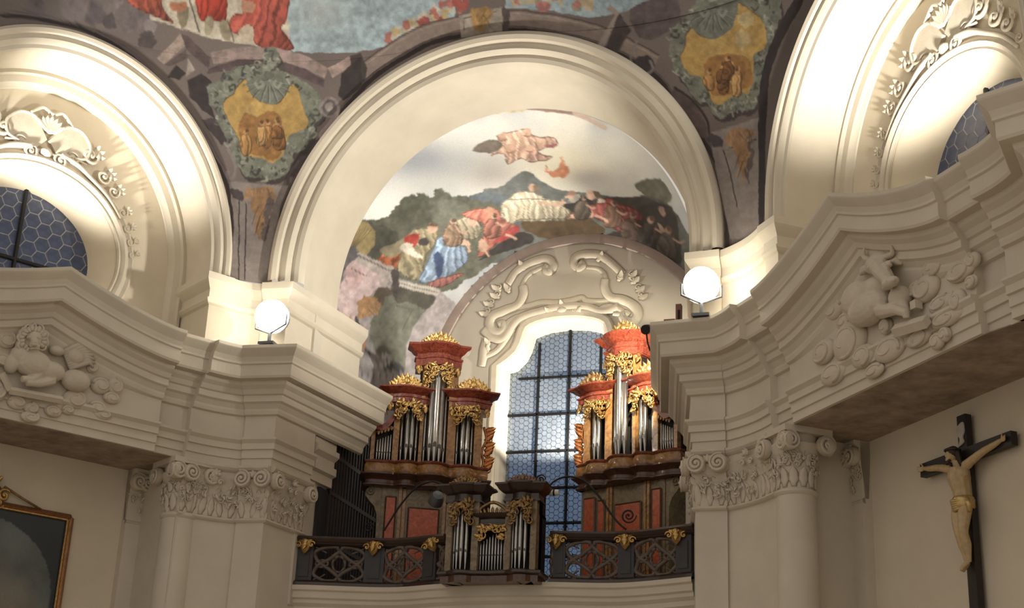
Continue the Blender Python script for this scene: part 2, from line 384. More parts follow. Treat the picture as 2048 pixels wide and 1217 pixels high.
for sg in (-1, 1):
    sd = SIDE[sg]; S, d, n = bayv(sg); A, B, Cc = piersegs(sg); mir = sg < 0
    far = [refl(sg, s) for s in (Cc, B, A)]
    bayp = [(*(S+d*s), (.56 if sg < 0 else .74)*max(0, 1-abs(s-SC)/2.25)**1.45) for s in np.concatenate([np.linspace(.5, SC, 14), np.linspace(SC, 2*SC-.5, 14)[1:]])]
    # entablature pieces
    ent = struct(sweep(bayp, ENT).build('trim_entablature_'+sd, PLASTER, None, mirror=mir), 'moulded plaster entablature rising to a point over the '+('lion' if sg < 0 else 'ox')+' relief')
    sweep([(3.32, 3.3), (3.56, 2.05), (3.85, .55)], ENT[10:]).build('entablature_break', PLASTER, ent, mirror=mir)
    for seg in [A, B, Cc]+far: sweep(seg, ENT).build('entablature_break', PLASTER, ent, mirror=mir)
    q = [S+d*.1-n*.06, S+d*5.2-n*.06, S+d*6.3-n*.3, S+d*6.3-n*1.62, S-d*.5-n*1.62]
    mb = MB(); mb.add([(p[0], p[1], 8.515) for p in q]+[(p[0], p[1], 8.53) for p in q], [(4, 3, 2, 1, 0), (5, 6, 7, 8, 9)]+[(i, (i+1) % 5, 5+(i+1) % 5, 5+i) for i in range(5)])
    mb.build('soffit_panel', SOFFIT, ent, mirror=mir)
    q = [S-d*.6-n*.2, S+d*6.2-n*.2, S+d*6.2-n*1.7, S-d*.6-n*1.7]
    mb = MB(); mb.add([(p[0], p[1], 10.45) for p in q]+[(p[0], p[1], 10.64) for p in q], [(3, 2, 1, 0), (4, 5, 6, 7), (0, 1, 5, 4), (1, 2, 6, 5), (2, 3, 7, 6), (3, 0, 4, 7)])
    mb.build('ledge', PLASTER, ent, mirror=mir)
    sweep([(3.53, 2.62), (3.64, 1.85)], [(-.3, 8.62), (0, 8.62), (.0, 8.8), (.08, 8.84), (.08, 8.98), (.02, 9.0), (.02, 9.12), (.12, 9.2), (.12, 9.3), (.04, 9.34), (.04, 9.6), (-.3, 9.6)]).build('entablature_return', PLASTER, ent, mirror=mir)
    # pier
    z0, z1 = 0, 8.52
    def poly(pts, za, zb, name, m, par, inset=0.):
        mb = MB(); k = len(pts); mb.add([(p[0], p[1], za) for p in pts]+[(p[0], p[1], zb) for p in pts], [tuple(range(k)), tuple(range(2*k-1, k-1, -1))]+[(i, k+i, k+(i+1) % k, (i+1) % k) for i in range(k)])
        return mb.build(name, m, par, mirror=mir)
    def off(path, o):
        P = [np.array(p[:2]) for p in path]; out = []
        for i in range(len(P)):
            a = P[max(i-1, 0)]; b = P[min(i+1, len(P)-1)]; t = (b-a)/np.linalg.norm(b-a); out.append(tuple(P[i]+np.array([t[1], -t[0]])*o))
        return out
    pier = struct(poly(off(A, -.05)+[(4.42, 1.0), (4.3, 1.9)], 0, 8.6, 'wall_pier_'+sd, PLASTER, None), 'pier beside the organ loft, '+('nearer the framed painting' if sg < 0 else 'nearer the crucifix'))
    poly(off(B, -.05)+[tuple(S-.1*d-.6*n), (4.4, 1.4)], 0, 8.6, 'concave_pilaster', PLASTER, pier)
    poly([tuple(S-.3*d-.2*n), tuple(S+.0*d-.25*n), tuple(S-.1*d-1.6*n), tuple(S-.7*d-1.6*n), (5.2, 1.9), (4.6, 1.5)], 0, 8.6, 'pier_core', PLASTER, pier)
    capital(pier, [(3.61, 1.78), (3.85, .55)], sg, ends=(1, 1)); capital(pier, [(3.85, .55), (4.42, .5)], sg); capital(pier, B, sg)
    # column
    cc = S+d*(-.30 if sg < 0 else .02)-n*.32; cw = (sg*cc[0], cc[1], 0)
    col = thing('column', 'round plaster column carrying the entablature beside the '+('framed painting' if sg < 0 else 'crucifix'), 'column', cw)
    MB().lathe([(.34, 0), (.34, 3), (.33, 5), (.31, 7.46), (.335, 7.48), (.35, 7.51), (.335, 7.54), (.29, 7.56)], cw, 32).build('shaft', PLASTER, col, True, auto=40)
    cap = MB().lathe([(.285, 7.54), (.30, 7.8), (.32, 8.05), (.39, 8.22), (.40, 8.27), (.35, 8.32), (.35, 8.42)], cw, 32).build('capital', STUCCO, col, True, auto=50)
    M = Matrix.Rotation(math.atan2(d[1], sg*d[0]), 4, 'Z')
    MB().box((cw[0], cw[1], 8.465), (.86, .86, .10), M).build('abacus', STUCCO, cap)
    for k in range(12):
        a = 2*math.pi*k/12
        for (L, w, cu, z, r, da) in ((.36, .17, .14, 7.6, .29, 0), (.22, .15, .3, 7.92, .31, math.pi/12)):
            ez = Vector((math.cos(a+da), math.sin(a+da), 0)); f = frame((cw[0]+ez.x*r, cw[1]+ez.y*r, z), Vector((0, 0, 1)).cross(ez), ez)
            inst('leaf', leafmesh(L, w, cu, STUCCO), f.M@Matrix(((1, 0, 0, 0), (0, 0, 1, 0), (0, -1, 0, 0), (0, 0, 0, 1))), cap)
    td = MB()
    for k in range(34):
        a = random.uniform(0, 6.28); ez = Vector((math.cos(a), math.sin(a), 0)); f = sub(frame((cw[0]+ez.x*.36, cw[1]+ez.y*.36, random.uniform(7.75, 8.18)), Vector((0, 0, 1)).cross(ez), ez), 0, 0, .0, random.uniform(0, 6.28))
        spiral(td, f, random.uniform(.03, .055), 1.2, .013, random.choice((-1, 1)), 0., tail=[(.11, -.06), (.08, -.02)], n=5, steps=8)
    td.build('tendrils', STUCCO, cap, True)['kind'] = 'stuff'
    for sa in (-1, 1):
        for sb in (-1, 1):
            for face in (0, 1):
                dd = Vector((sg*d[0], d[1], 0)); nv = Vector((sg*n[0], n[1], 0))
                ez = nv if face == 0 else dd; ex = dd if face == 0 else nv
                p = Vector(cw)+dd*sa*.33+nv*sb*.33
                p = p+ez*(.07 if (sb if face == 0 else sa) > 0 else -.07)
                if (sb if face == 0 else sa) < 0: ez = -ez
                f = frame((p.x, p.y, 8.27), ex, ez)
                inst('volute', volmesh(.165, STUCCO), f.M@Matrix(((1, 0, 0, 0), (0, 0, 1, 0), (0, -1, 0, 0), (0, 0, 0, 1))), cap)
    # recess wall, small pilaster
    wl = [tuple(S+d*s-n*1.6) for s in (-.75, 6.4)]
    mb = MB(); a, b = wl; a2, b2 = [tuple(S+d*s-n*1.9) for s in (-.75, 6.4)]
    mb.add([(a[0], a[1], 0), (b[0], b[1], 0), (b[0], b[1], 8.7), (a[0], a[1], 8.7), (a2[0], a2[1], 0), (b2[0], b2[1], 0), (b2[0], b2[1], 8.7), (a2[0], a2[1], 8.7)], [(0, 1, 2, 3), (4, 7, 6, 5), (0, 3, 7, 4), (1, 5, 6, 2), (0, 4, 5, 1), (3, 2, 6, 7)])
    wall = struct(mb.build('wall_'+sd, WALLM, None, mirror=mir), 'plain plaster wall of the side recess')
    sp = [tuple(S+d*s-n*1.42) for s in (-.16, .20)]
    poly([tuple(np.array(sp[0])-n*.2), sp[0], sp[1], tuple(np.array(sp[1])-n*.2)][::-1], 0, 8.5, 'corner_pilaster', PLASTER, wall)
    capital(wall, sp, sg, ends=(1, 1))
    poly([tuple(S-d*.75-n*.3), tuple(S-d*.45-n*.5), tuple(S-d*.3-n*1.6), tuple(S-d*.75-n*1.6)], 0, 8.6, 'recess_return', WALLM, wall)
    # far pier of the bay (its entablature shows in the corner of the picture)
    fA, fB, fC = far[2], far[1], far[0]
    fp = struct(poly([tuple(S+d*(2*SC+.75)-n*.5), tuple(S+d*(2*SC+1.6)+n*.0), tuple(S+d*(2*SC+2.2)+n*.1), tuple(S+d*(2*SC+3.2)-n*2), tuple(S+d*(2*SC+.75)-n*1.7)], 0, 8.6, 'wall_far_pier_'+sd, PLASTER, None), 'far pier of the side bay')
    poly([tuple(S+d*(2*SC+.95)-n*.2), tuple(S+d*(2*SC+2.6)-n*.25), tuple(S+d*(2*SC+2.6)-n*1.7), tuple(S+d*(2*SC+.95)-n*1.7)], 10.5, 12.2, 'attic_block', PLASTER, fp)
    # attic zone + impost
    jam = SCA[sg]-3.0
    imp = struct(sweep([(3.45, 3.3), (3.86, .6), (4.36, .56)], IMP).build('trim_impost_'+sd, PLASTER, None, mirror=mir), 'moulded impost under the arch springings')
    sweep(arcpts((4.33, .66), tuple(S+d*(jam-.38)+n*.0), .10, 10), IMP).build('impost_break', PLASTER, imp, mirror=mir)
    sweep([tuple(S+d*(jam-.40)+n*.02), tuple(S+d*jam+n*.02), tuple(S+d*jam-n*1.3)], [(x-0, z) for x, z in IMP]).build('impost_break', PLASTER, imp, mirror=mir)
    # side arch mouldings + soffit
    fr = frame(bp(sg, 0, 0, 0), bn(sg)[0], bn(sg)[1])
    def ring(fr, cx, cz, k, prof, zlo, n=64, a0=0, a1=math.pi):
        th = np.linspace(a0, a1, n+1); P = np.zeros((n+3, len(prof), 3))
        for j, (r, c) in enumerate(prof):
            pts = [(cx+r, zlo)]+[(cx+r*math.cos(t), cz+k*r*math.sin(t)) for t in th]+[(cx-r, zlo)]
            for i, (a, b) in enumerate(pts): P[i, j] = fr(a, b, c)
        return MB().grid(P)
    arch = struct(ring(fr, SCA[sg], SZ, SK, [(3.36, -.12), (3.36, .04), (3.30, .07), (3.24, .04), (3.22, -.02), (3.14, -.01), (3.08, -.06), (3.06, -.10), (3.0, -.12), (2.98, -.16)], 12.16).build('trim_arch_'+sd, PLASTER, None, True, auto=40), 'moulded plaster arch over the oval window')
    ring(fr, SCA[sg], SZ, SK, [(2.98, -.16), (2.97, -1.05)], 12.0).build('arch_soffit', PLASTER, arch, True)
    ring(fr, SCA[sg], SZ, SK, [(2.97, -1.05), (2.90, -1.03), (2.88, -1.10), (2.76, -1.12), (2.72, -1.20), (2.68, -1.22), (2.67, -1.27)], 10.6).build('inner_moulding', PLASTER, arch, True, auto=40)
    # lunette wall with oval opening
    WX, WZ, RX, RZ = SCA[sg]+.08, 12.22, 1.70, 1.50
    outer = [(SCA[sg]+3.05, 10.5)]+[(SCA[sg]+3.05*math.cos(t), SZ+SK*3.05*math.sin(t)) for t in np.linspace(0, math.pi, 49)]+[(SCA[sg]-3.05, 10.5)]
    f2 = frame(bp(sg, 0, -1.25, 0), bn(sg)[0], bn(sg)[1])
    lw = struct(holed(outer, [ell(WX, WZ, RX, RZ, 64)], f2).build('wall_lunette_'+sd, WALLM, None), 'lunette wall around the oval window')
    def ovring(prof, name, m, par, n=64):
        P = np.array([[f2(WX+(RX+o)*math.cos(t), WZ+(RZ+o)*math.sin(t), c) for (o, c) in prof] for t in np.linspace(0, 2*math.pi, n+1)])
        return MB().grid(P).build(name, m, par, True, auto=40)
    win = struct(ovring([(.02, -.02), (-.10, -.22), (-.26, -.72)], 'window_%d' % (2 if sg < 0 else 3), WALLM, None), 'oval window with splayed reveal')
    ovring([(.34, 0), (.34, .05), (.29, .09), (.25, .06), (.23, .05), (.20, .08), (.13, .13), (.08, .10), (.06, .07), (.02, .09), (.0, .05), (.02, -.03)], 'oval_frame', STUCCO, win)
    # hexagonal panes
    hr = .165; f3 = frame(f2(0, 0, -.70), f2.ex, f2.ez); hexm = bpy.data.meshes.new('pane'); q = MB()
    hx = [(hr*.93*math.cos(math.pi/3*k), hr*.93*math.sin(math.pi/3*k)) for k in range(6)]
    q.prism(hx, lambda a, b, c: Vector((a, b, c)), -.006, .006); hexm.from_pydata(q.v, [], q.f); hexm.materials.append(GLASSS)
    le = MB()
    for i in range(-7, 8):
        for j in range(-7, 8):
            x = i*hr*1.5; y = (j+.5*(i % 2))*hr*math.sqrt(3)
            if (x/(RX-.24+.16))**2+(y/(RZ-.24+.16))**2 < 1:
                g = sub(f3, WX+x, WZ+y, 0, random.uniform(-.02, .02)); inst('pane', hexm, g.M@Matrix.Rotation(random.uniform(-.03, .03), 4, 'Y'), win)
                for k in range(3):
                    a, b = math.pi/3*k, math.pi/3*(k+1)
                    le.tube([f3(WX+x+hr*math.cos(a), WZ+y+hr*math.sin(a), .005), f3(WX+x+hr*math.cos(b), WZ+y+hr*math.sin(b), .005)], .011, 4, cap=False)
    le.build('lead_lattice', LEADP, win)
    mb = MB(); mb.prism(ell(WX, WZ, RX-.1, RZ-.1, 40), f3, -.05, -.03); mb.build('pane_backing', mat('night_glass', (22, 24, 32), .3), win)
    for (p, q2) in (((WX-.02, WZ-1.4), (WX-.02, WZ+1.4)), ((WX-1.7, WZ-.15), (WX+1.7, WZ-.15))):
        mb = MB(); mb.tube([f3(*p, .03), f3(*q2, .03)], .045, 6); mb.build('glazing_bar', BLACKM, win)
    # stucco ornament around the oval
    orn = struct(MB().blob(f2(WX, WZ+RZ+.28, .06), (.12, .12, .1)).build('trim_ornament_'+sd, STUCCO, None, True), 'rocaille stucco crowning the oval window')
    fc = sub(f2, WX, WZ+RZ+.30, .03)
    for s2 in (-1, 1):
        mb = MB(); g = sub(fc, s2*.52, .34, 0, 0, 1, s2); P = []
        pl = crom([(.02, -.3), (.25, -.22), (.30, .05), (.1, .28), (-.15, .3), (-.3, .2)], 5); mb.prism([tuple(p) for p in pl]+[(-.5, -.1), (-.3, -.35)], g, -.03, .05)
        mb.build('shell_lobe', STUCCO, orn)
        mb = MB(); mb.tube([g(p[0], p[1], .06) for p in pl], [.035]*len(pl), 6); spiral(mb, sub(g, .0, -.30, .05), .12, 1.6, .035, -1, 2.6); mb.build('scroll_edge', STUCCO, orn, True)
        mb = MB(); tl = crom([(.28, .02), (.62, -.06), (.95, -.26), (1.32, -.52), (1.62, -.86)], 5); h = sub(fc, 0, 0, .03, 0, 1, s2)
        mb.tube([h(p[0], p[1], .03) for p in tl], [.06-.03*i/len(tl) for i in range(len(tl))], 6); mb.build('scroll_band', STUCCO, orn, True)
        for k, (px, pz, rr) in enumerate(((.86, .22, .17), (1.18, -.12, .15), (1.42, -.36, .13), (1.66, -.72, .10), (1.80, -1.0, .09), (1.90, -1.26, .08), (1.97, -1.5, .07))):
            mb = MB(); spiral(mb, sub(fc, s2*px, pz, .04, 0, 1, s2), rr, 1.4, rr*.26, -1, .6)
            for a in range(3): leaf(mb, sub(fc, s2*(px+.08), pz+.05, .02, -s2*(.3+.7*a)), rr*1.5, rr*.8, .3)
            mb.build('leaf_scroll', STUCCO, orn, True)
        mb = MB(); spiral(mb, sub(fc, s2*.30, -.10, .06, 0, 1, s2), .13, 1.5, .04, 1, 2.2, tail=[(.5, .1), (.2, .16)]); mb.build('scroll', STUCCO, orn, True)
    mb = MB()
    for a in range(7): leaf(mb, sub(fc, 0, .42, .03, (a-3)*.34), .38, .16, .18)
    mb.tube([fc(p[0], p[1], .06) for p in crom([(-.42, .66), (-.2, .86), (0, .78), (.2, .86), (.42, .66)], 5)], .04, 6); mb.build('crest', STUCCO, orn, True)

# centre arch
fr = frame((0, 0, 0), (1, 0, 0), (0, -1, 0))
carch = struct(ring(fr, CX, CZ, CK, [(4.37, -.75), (4.37, -.56), (4.34, -.50), (4.25, -.46), (4.17, -.49), (4.14, -.56), (4.12, -.58), (4.08, -.55), (4.0, -.54), (3.95, -.60), (3.93, -.66), (3.90, -.67), (3.86, -.64), (3.78, -.66), (3.73, -.74), (3.71, -.80)], 12.16, 96).build('trim_arch_centre', PLASTER, None, True, auto=40), 'broad moulded plaster arch over the organ loft')
ring(fr, CX, CZ, CK, [(3.71, -.80), (3.66, -2.32)], 12.1, 96).build('arch_soffit', PLASTER, carch, True)

# floor, outside shell
mb = MB(); mb.box((0, -14, -.1), (60, 60, .2)); struct(mb.build('floor', FLOORM, None), 'stone church floor')

# ================================================================== PAINTED VAULTS
CW, CH = 1720, 860
CAN = np.zeros((CH, CW, 3), np.float32)
YY, XX = np.mgrid[0:CH, 0:CW].astype(np.float32)
def vnoise(cell, seed=0, octs=4):
    r = np.random.default_rng(seed); out = np.zeros((CH, CW), np.float32); amp = 1.; tot = 0
    for o in range(octs):
        c = max(2., cell/2**o); gh, gw = int(CH/c)+3, int(CW/c)+3; g = r.random((gh, gw)).astype(np.float32)
        y = YY[:, :1]/c; x = XX[:1]/c; yi = y.astype(int); xi = x.astype(int); fy = y-yi; fx = x-xi; fy = fy*fy*(3-2*fy); fx = fx*fx*(3-2*fx)
        out += amp*((g[yi, xi]*(1-fx)+g[yi, xi+1]*fx)*(1-fy)+(g[yi+1, xi]*(1-fx)+g[yi+1, xi+1]*fx)*fy); tot += amp; amp *= .55
    return out/tot
NA, NB_, NC = vnoise(90, 1), vnoise(26, 2), vnoise(9, 3, 3)
DX, DY = (vnoise(14, 5, 3)-.5)*7, (vnoise(14, 6, 3)-.5)*7
def inside(P, x, y):
    P = np.asarray(P, np.float32); c = np.zeros(x.shape, bool); j = len(P)-1
    for i in range(len(P)):
        xi, yi, xj, yj = *P[i], *P[j]
        if yi != yj: c ^= ((yi > y) != (yj > y)) & (x < (xj-xi)*(y-yi)/(yj-yi)+xi)
        j = i
    return c
def fill(P, col, var=.16, rough=1., alpha=1., smooth=True, off=(0, 0), sc=1., dark=None):
    """paint a polygon on the canvas; coordinates off + sc*point"""
    P = [(off[0]+sc*p[0], off[1]+sc*p[1]) for p in P]
    if smooth and len(P) > 3: P = [tuple(p) for p in crom(P, 4, True)]
    A = np.array(P); x0, y0 = np.maximum(A.min(0).astype(int)-8, 0); x1, y1 = np.minimum(A.max(0).astype(int)+9, (CW, CH))
    if x1 <= x0 or y1 <= y0: return
    sl = np.s_[y0:y1, x0:x1]; k = inside(A, XX[sl]+DX[sl]*rough, YY[sl]+DY[sl]*rough).astype(np.float32)
    kb = k.copy()
    kb[1:-1, 1:-1] = (k[1:-1, 1:-1]*2+k[:-2, 1:-1]+k[2:, 1:-1]+k[1:-1, :-2]+k[1:-1, 2:])/6
    t = ((NC[sl]-.5)*1.2+(NB_[sl]-.5))*var*2
    c = np.array(col, np.float32)[None, None]*(1+t[..., None]); a = (kb*alpha)[..., None]
    CAN[sl] = CAN[sl]*(1-a)+c*a
def line(P, w, col, off=(0, 0), sc=1., smooth=True, alpha=1., rough=.5):
    P = [np.array((off[0]+sc*p[0], off[1]+sc*p[1])) for p in P]
    if smooth and len(P) > 2: P = crom(P, 5)
    L = []; R = []
    for i in range(len(P)):
        t = P[min(i+1, len(P)-1)]-P[max(i-1, 0)]; t = t/(np.linalg.norm(t)+1e-6); nn = np.array([-t[1], t[0]])*w/2; L.append(P[i]+nn); R.append(P[i]-nn)
    fill(L+R[::-1], col, .08, rough, alpha, False)
def disc(x, y, r, col, off=(0, 0), sc=1., **k): fill([(x+r*math.cos(a), y+r*math.sin(a)) for a in np.linspace(0, 2*math.pi, 10)[:-1]], col, off=off, sc=sc, **k)
def folds(P, col, n, off=(0, 0), sc=1., w=2.2, amt=.72, seed=0):
    """drapery strokes inside a polygon's box, darker and lighter"""
    r = random.Random(seed); A = np.array(P); (x0, y0), (x1, y1) = A.min(0), A.max(0); c = A.mean(0)
    for i in range(n):
        a = r.uniform(-.9, .9)+math.pi/2; cx = c[0]+r.uniform(-.36, .36)*(x1-x0); cy = c[1]+r.uniform(-.3, .3)*(y1-y0); L = r.uniform(.16, .34)*(y1-y0+x1-x0)/2
        k = amt if i % 2 else 1.22
        line([(cx-math.cos(a)*L, cy-math.sin(a)*L), (cx+r.uniform(-.15, .15)*L, cy), (cx+math.cos(a)*L*.9, cy+math.sin(a)*L)], w, [min(250, v*k) for v in col], off, sc, alpha=.6)
Z5 = dict(off=(600, 400), sc=.3418); Z7 = dict(off=(640, 200), sc=.1972); Z8 = dict(off=(1000, 200), sc=.1972); Z2 = dict(off=(600, 0), sc=.3418); Z1 = dict(off=(0, 0), sc=.3418); Z3 = dict(off=(1348, 0), sc=.3418); Z6 = dict(off=(1248, 400), sc=.391)
def blend(col, k): CAN[:] = CAN*(1-k[..., None])+np.array(col, np.float32)*k[..., None]
def gl(x, y, rx, ry): return np.exp(-(((XX-x)/rx)**2+((YY-y)/ry)**2))
# ---- loft fresco: sky
CAN[:] = (196, 202, 206); blend((226, 224, 216), np.clip(NA*2.2-.75, 0, 1)); blend((150, 156, 168), np.clip(vnoise(120, 9)*2.6-1.35, 0, 1)*.8)
blend((238, 226, 190), gl(1130, 330, 110, 60)*.85); blend((248, 248, 244), gl(770, 420, 70, 55)); blend((246, 244, 238), gl(900, 255, 90, 32)*.9); blend((150, 156, 170), gl(840, 320, 75, 32)*.75); blend((158, 150, 146), gl(985, 350, 60, 35)*.7); blend((238, 236, 226), gl(1260, 300, 70, 45)*.7); blend((172, 162, 160), gl(1180, 355, 45, 18)*.6)  # white patch at far left holds the lamp's bright spot, painted in
fill([(960, 392), (1005, 372), (1035, 348), (1060, 344), (1085, 365), (1130, 382), (1200, 388), (1260, 402), (1345, 420), (1375, 560), (960, 520)], (104, 110, 108)); fill([(940, 392), (985, 386), (1020, 400), (1005, 450), (930, 440)], (98, 108, 118))
fill([(1268, 372), (1290, 358), (1326, 364), (1345, 400), (1320, 412), (1290, 392)], (112, 112, 98), rough=2.2); fill([(1280, 395), (1330, 405), (1355, 440), (1300, 430)], (92, 92, 80), rough=2)
fill([(690, 446), (740, 440), (788, 424), (800, 398), (815, 390), (832, 396), (838, 386), (858, 393), (876, 382), (902, 390), (930, 392), (965, 404), (1010, 420), (1010, 500), (870, 590), (740, 560), (690, 480)], (98, 100, 86), rough=2.4)
fill([(860, 400), (930, 410), (940, 470), (880, 470)], (122, 124, 110), rough=2, alpha=.6); fill([(700, 455), (760, 450), (800, 480), (790, 540), (740, 520)], (72, 74, 64), rough=2, alpha=.7)
fill([(250, 180), (330, 130), (400, 140), (440, 200), (430, 280), (370, 330), (290, 290), (230, 260)], (150, 132, 84), **Z5); [line([(300, 300), (330+18*k, 160+6*abs(k-3))], 1.5, (112, 96, 56), **Z5) for k in range(6)]
fill([(210, 260), (260, 230), (310, 220), (300, 270), (250, 290)], (190, 128, 84), **Z5)
fill([(1700, 250), (1900, 180), (2040, 260), (2048, 300), (1800, 290)], (56, 52, 50), **Z5)
fill([(1420, 60), (1600, 40), (1700, 110), (1790, 190), (1600, 235), (1400, 220), (1290, 140)], (92, 72, 48), **Z5); fill([(900, 1020), (1500, 1000), (1760, 1217), (1500, 1217), (1000, 1217)], (70, 64, 58), **Z8)
fill([(80, 40), (200, 20), (262, 80), (292, 250), (280, 330), (160, 250), (60, 200), (20, 120)], (58, 54, 54), **Z6); fill([(1050, 350), (1250, 200), (1330, 195), (1355, 250), (1100, 335)], (62, 56, 56), **Z5)
def fig(P, col, z, nf=5, seed=1):
    """a draped figure: rounded light and dark, hanging folds, thin dark contour"""
    r = random.Random(seed); A = np.array([tuple(p) for p in crom([(z['off'][0]+z['sc']*p[0], z['off'][1]+z['sc']*p[1]) for p in P], 4, True)])
    x0, y0 = np.maximum(A.min(0).astype(int)-8, 0); x1, y1 = np.minimum(A.max(0).astype(int)+9, (CW, CH))
    if x1 <= x0 or y1 <= y0: return
    sl = np.s_[y0:y1, x0:x1]; X, Y = XX[sl]+DX[sl]*.8, YY[sl]+DY[sl]*.8; k = inside(A, X, Y).astype(np.float32); kb = k.copy(); er = k.copy()
    kb[1:-1, 1:-1] = (k[1:-1, 1:-1]*2+k[:-2, 1:-1]+k[2:, 1:-1]+k[1:-1, :-2]+k[1:-1, 2:])/6
    er[2:-2, 2:-2] = np.minimum.reduce([k[:-4, 2:-2], k[4:, 2:-2], k[2:-2, :-4], k[2:-2, 4:]])
    (ax, ay), (bx_, by_) = A.min(0), A.max(0); u = (X-(ax+bx_)/2)/max(bx_-ax, 1); v = (Y-(ay+by_)/2)/max(by_-ay, 1)
    an = r.uniform(-.8, .8); w = r.uniform(11, 17); ph = (X*math.cos(an)+Y*math.sin(an)*.6)/w+NB_[sl]*1.7+1.6*(u*u+v*v)+NA[sl]*2
    sh = 1-.45*(u*.6+v*.7)+.17*np.sin(ph*6.28)*(.4+NB_[sl])+.09*np.sin(ph*11.7+1)+(NC[sl]-.5)*.3; sh = sh*(1-.38*np.clip(kb-er, 0, 1))
    c = np.array(col, np.float32)[None, None]*np.clip(sh, .42, 1.42)[..., None]; CAN[sl] = CAN[sl]*(1-kb[..., None])+np.minimum(c, 246)*kb[..., None]
fig([(450, 350), (530, 280), (610, 290), (600, 350), (570, 405), (480, 375)], (186, 96, 58), Z5, 4, 2); fill([(470, 290), (600, 230), (650, 200), (600, 300), (520, 340)], (150, 138, 108), **Z5)
fig([(640, 195), (720, 165), (800, 190), (790, 260), (740, 330), (700, 470), (570, 415), (590, 320)], (150, 138, 106), Z5, 6, 3); fill([(612, 222), (690, 203), (692, 242), (640, 285)], (186, 56, 48), **Z5); fill([(585, 275), (640, 250), (672, 300), (720, 335), (690, 338), (640, 318)], (214, 202, 184), **Z5); fill([(690, 250), (730, 220), (755, 250), (720, 270)], (70, 62, 60), **Z5); disc(772, 170, 30, (202, 160, 134), **Z5); fill([(745, 150), (790, 140), (800, 160), (770, 158)], (120, 90, 66), **Z5)
fig([(850, 170), (930, 110), (1000, 100), (1050, 130), (1062, 200), (1000, 235), (900, 205)], (168, 156, 130), Z5, 5, 4); disc(1030, 85, 34, (212, 172, 148), **Z5); fill([(1000, 60), (1050, 50), (1075, 80), (1050, 90)], (120, 88, 66), **Z5); fill([(975, 110), (1030, 110), (1030, 150), (990, 150)], (214, 176, 152), **Z5)
fig([(820, 215), (900, 230), (962, 280), (980, 355), (900, 425), (800, 475), (695, 478), (740, 380), (780, 280)], (132, 156, 186), Z5, 9, 5); fill([(790, 310), (842, 335), (832, 440), (800, 455)], (58, 76, 122), **Z5); fill([(878, 190), (920, 205), (992, 252), (955, 266), (900, 240)], (214, 176, 150), **Z5)
fig([(950, 92), (1000, 62), (1090, 48), (1150, 60), (1192, 110), (1255, 150), (1262, 190), (1150, 260), (1080, 325), (1035, 330), (1060, 250), (1085, 150)], (188, 106, 90), Z5, 8, 6); fill([(1130, 250), (1260, 150), (1275, 190), (1200, 240)], (178, 66, 66), **Z5); disc(1110, 75, 32, (196, 140, 112), **Z5); fill([(1060, 230), (1100, 260), (1090, 300), (1040, 290)], (206, 160, 134), **Z5)
fig([(760, 480), (880, 440), (960, 430), (880, 490), (800, 515), (740, 500)], (150, 88, 84), Z5, 3, 7)
fig([(40, 1217), (50, 1060), (160, 940), (290, 925), (400, 960), (470, 1010), (560, 1080), (650, 1090), (720, 1110), (660, 1190), (600, 1230)], (196, 184, 160), Z8, 10, 8); fig([(1190, 90), (1205, 0), (1500, 0), (1575, 60), (1530, 112), (1300, 118), (1230, 142)], (190, 178, 152), Z5, 8, 9); disc(325, 890, 42, (198, 158, 132), **Z8); fill([(340, 860), (400, 870), (390, 940), (350, 920)], (126, 108, 92), **Z8); fill([(520, 1060), (600, 1050), (640, 1000), (650, 1050), (580, 1085)], (206, 166, 140), **Z8)
fill([(640, 1060), (720, 1040), (810, 985), (945, 1040), (900, 1120), (720, 1130)], (48, 44, 46), **Z8); disc(730, 965, 44, (178, 132, 110), **Z8); fill([(700, 1000), (780, 960), (810, 1000), (740, 1040)], (170, 164, 152), **Z8)
fig([(990, 1100), (1070, 990), (1130, 1000), (1220, 1060), (1300, 1080), (1400, 1130), (1430, 1230), (1050, 1230)], (152, 66, 64), Z8, 6, 10); disc(925, 960, 55, (212, 168, 148), **Z8); fill([(940, 920), (1010, 930), (1010, 990), (970, 980)], (110, 84, 62), **Z8); fill([(1000, 1000), (1060, 1010), (1040, 1080), (980, 1090)], (222, 196, 180), **Z8); fig([(880, 1070), (950, 1090), (1010, 1160), (900, 1195), (720, 1205), (690, 1185), (860, 1130)], (212, 166, 144), Z8, 3, 11)
fig([(1640, 60), (1700, 30), (1790, 20), (1890, 60), (1965, 130), (1975, 225), (1850, 180), (1740, 110)], (150, 70, 66), Z5, 7, 12); fill([(1780, 110), (1850, 90), (1890, 140), (1830, 160)], (120, 108, 74), **Z5); fill([(1580, 90), (1690, 60), (1720, 100), (1640, 115)], (212, 164, 142), **Z5)
fill([(1610, 1090), (1660, 1090), (1680, 1160), (1640, 1180)], (176, 140, 124), **Z8); fill([(170, 125), (215, 165), (205, 235), (180, 215)], (176, 146, 128), **Z6)
fig([(1150, 795), (1230, 772), (1310, 755), (1370, 790), (1430, 805), (1480, 800), (1505, 850), (1420, 872), (1400, 892), (1478, 922), (1350, 950), (1290, 928), (1215, 962), (1190, 900), (1110, 912), (1165, 850)], (212, 168, 144), Z2, 9, 13); fill([(1010, 880), (1100, 820), (1190, 838), (1160, 880), (1060, 895)], (124, 112, 100), **Z2); fill([(1420, 850), (1515, 842), (1480, 872)], (188, 110, 112), **Z2)
for (x, y) in ((1185, 800), (1330, 775), (1345, 865), (1230, 870)): disc(x, y, 22, (218, 172, 146), **Z2); line([(x-20, y+18), (x, y+26), (x+24, y+14)], 2, (150, 104, 84), **Z2)
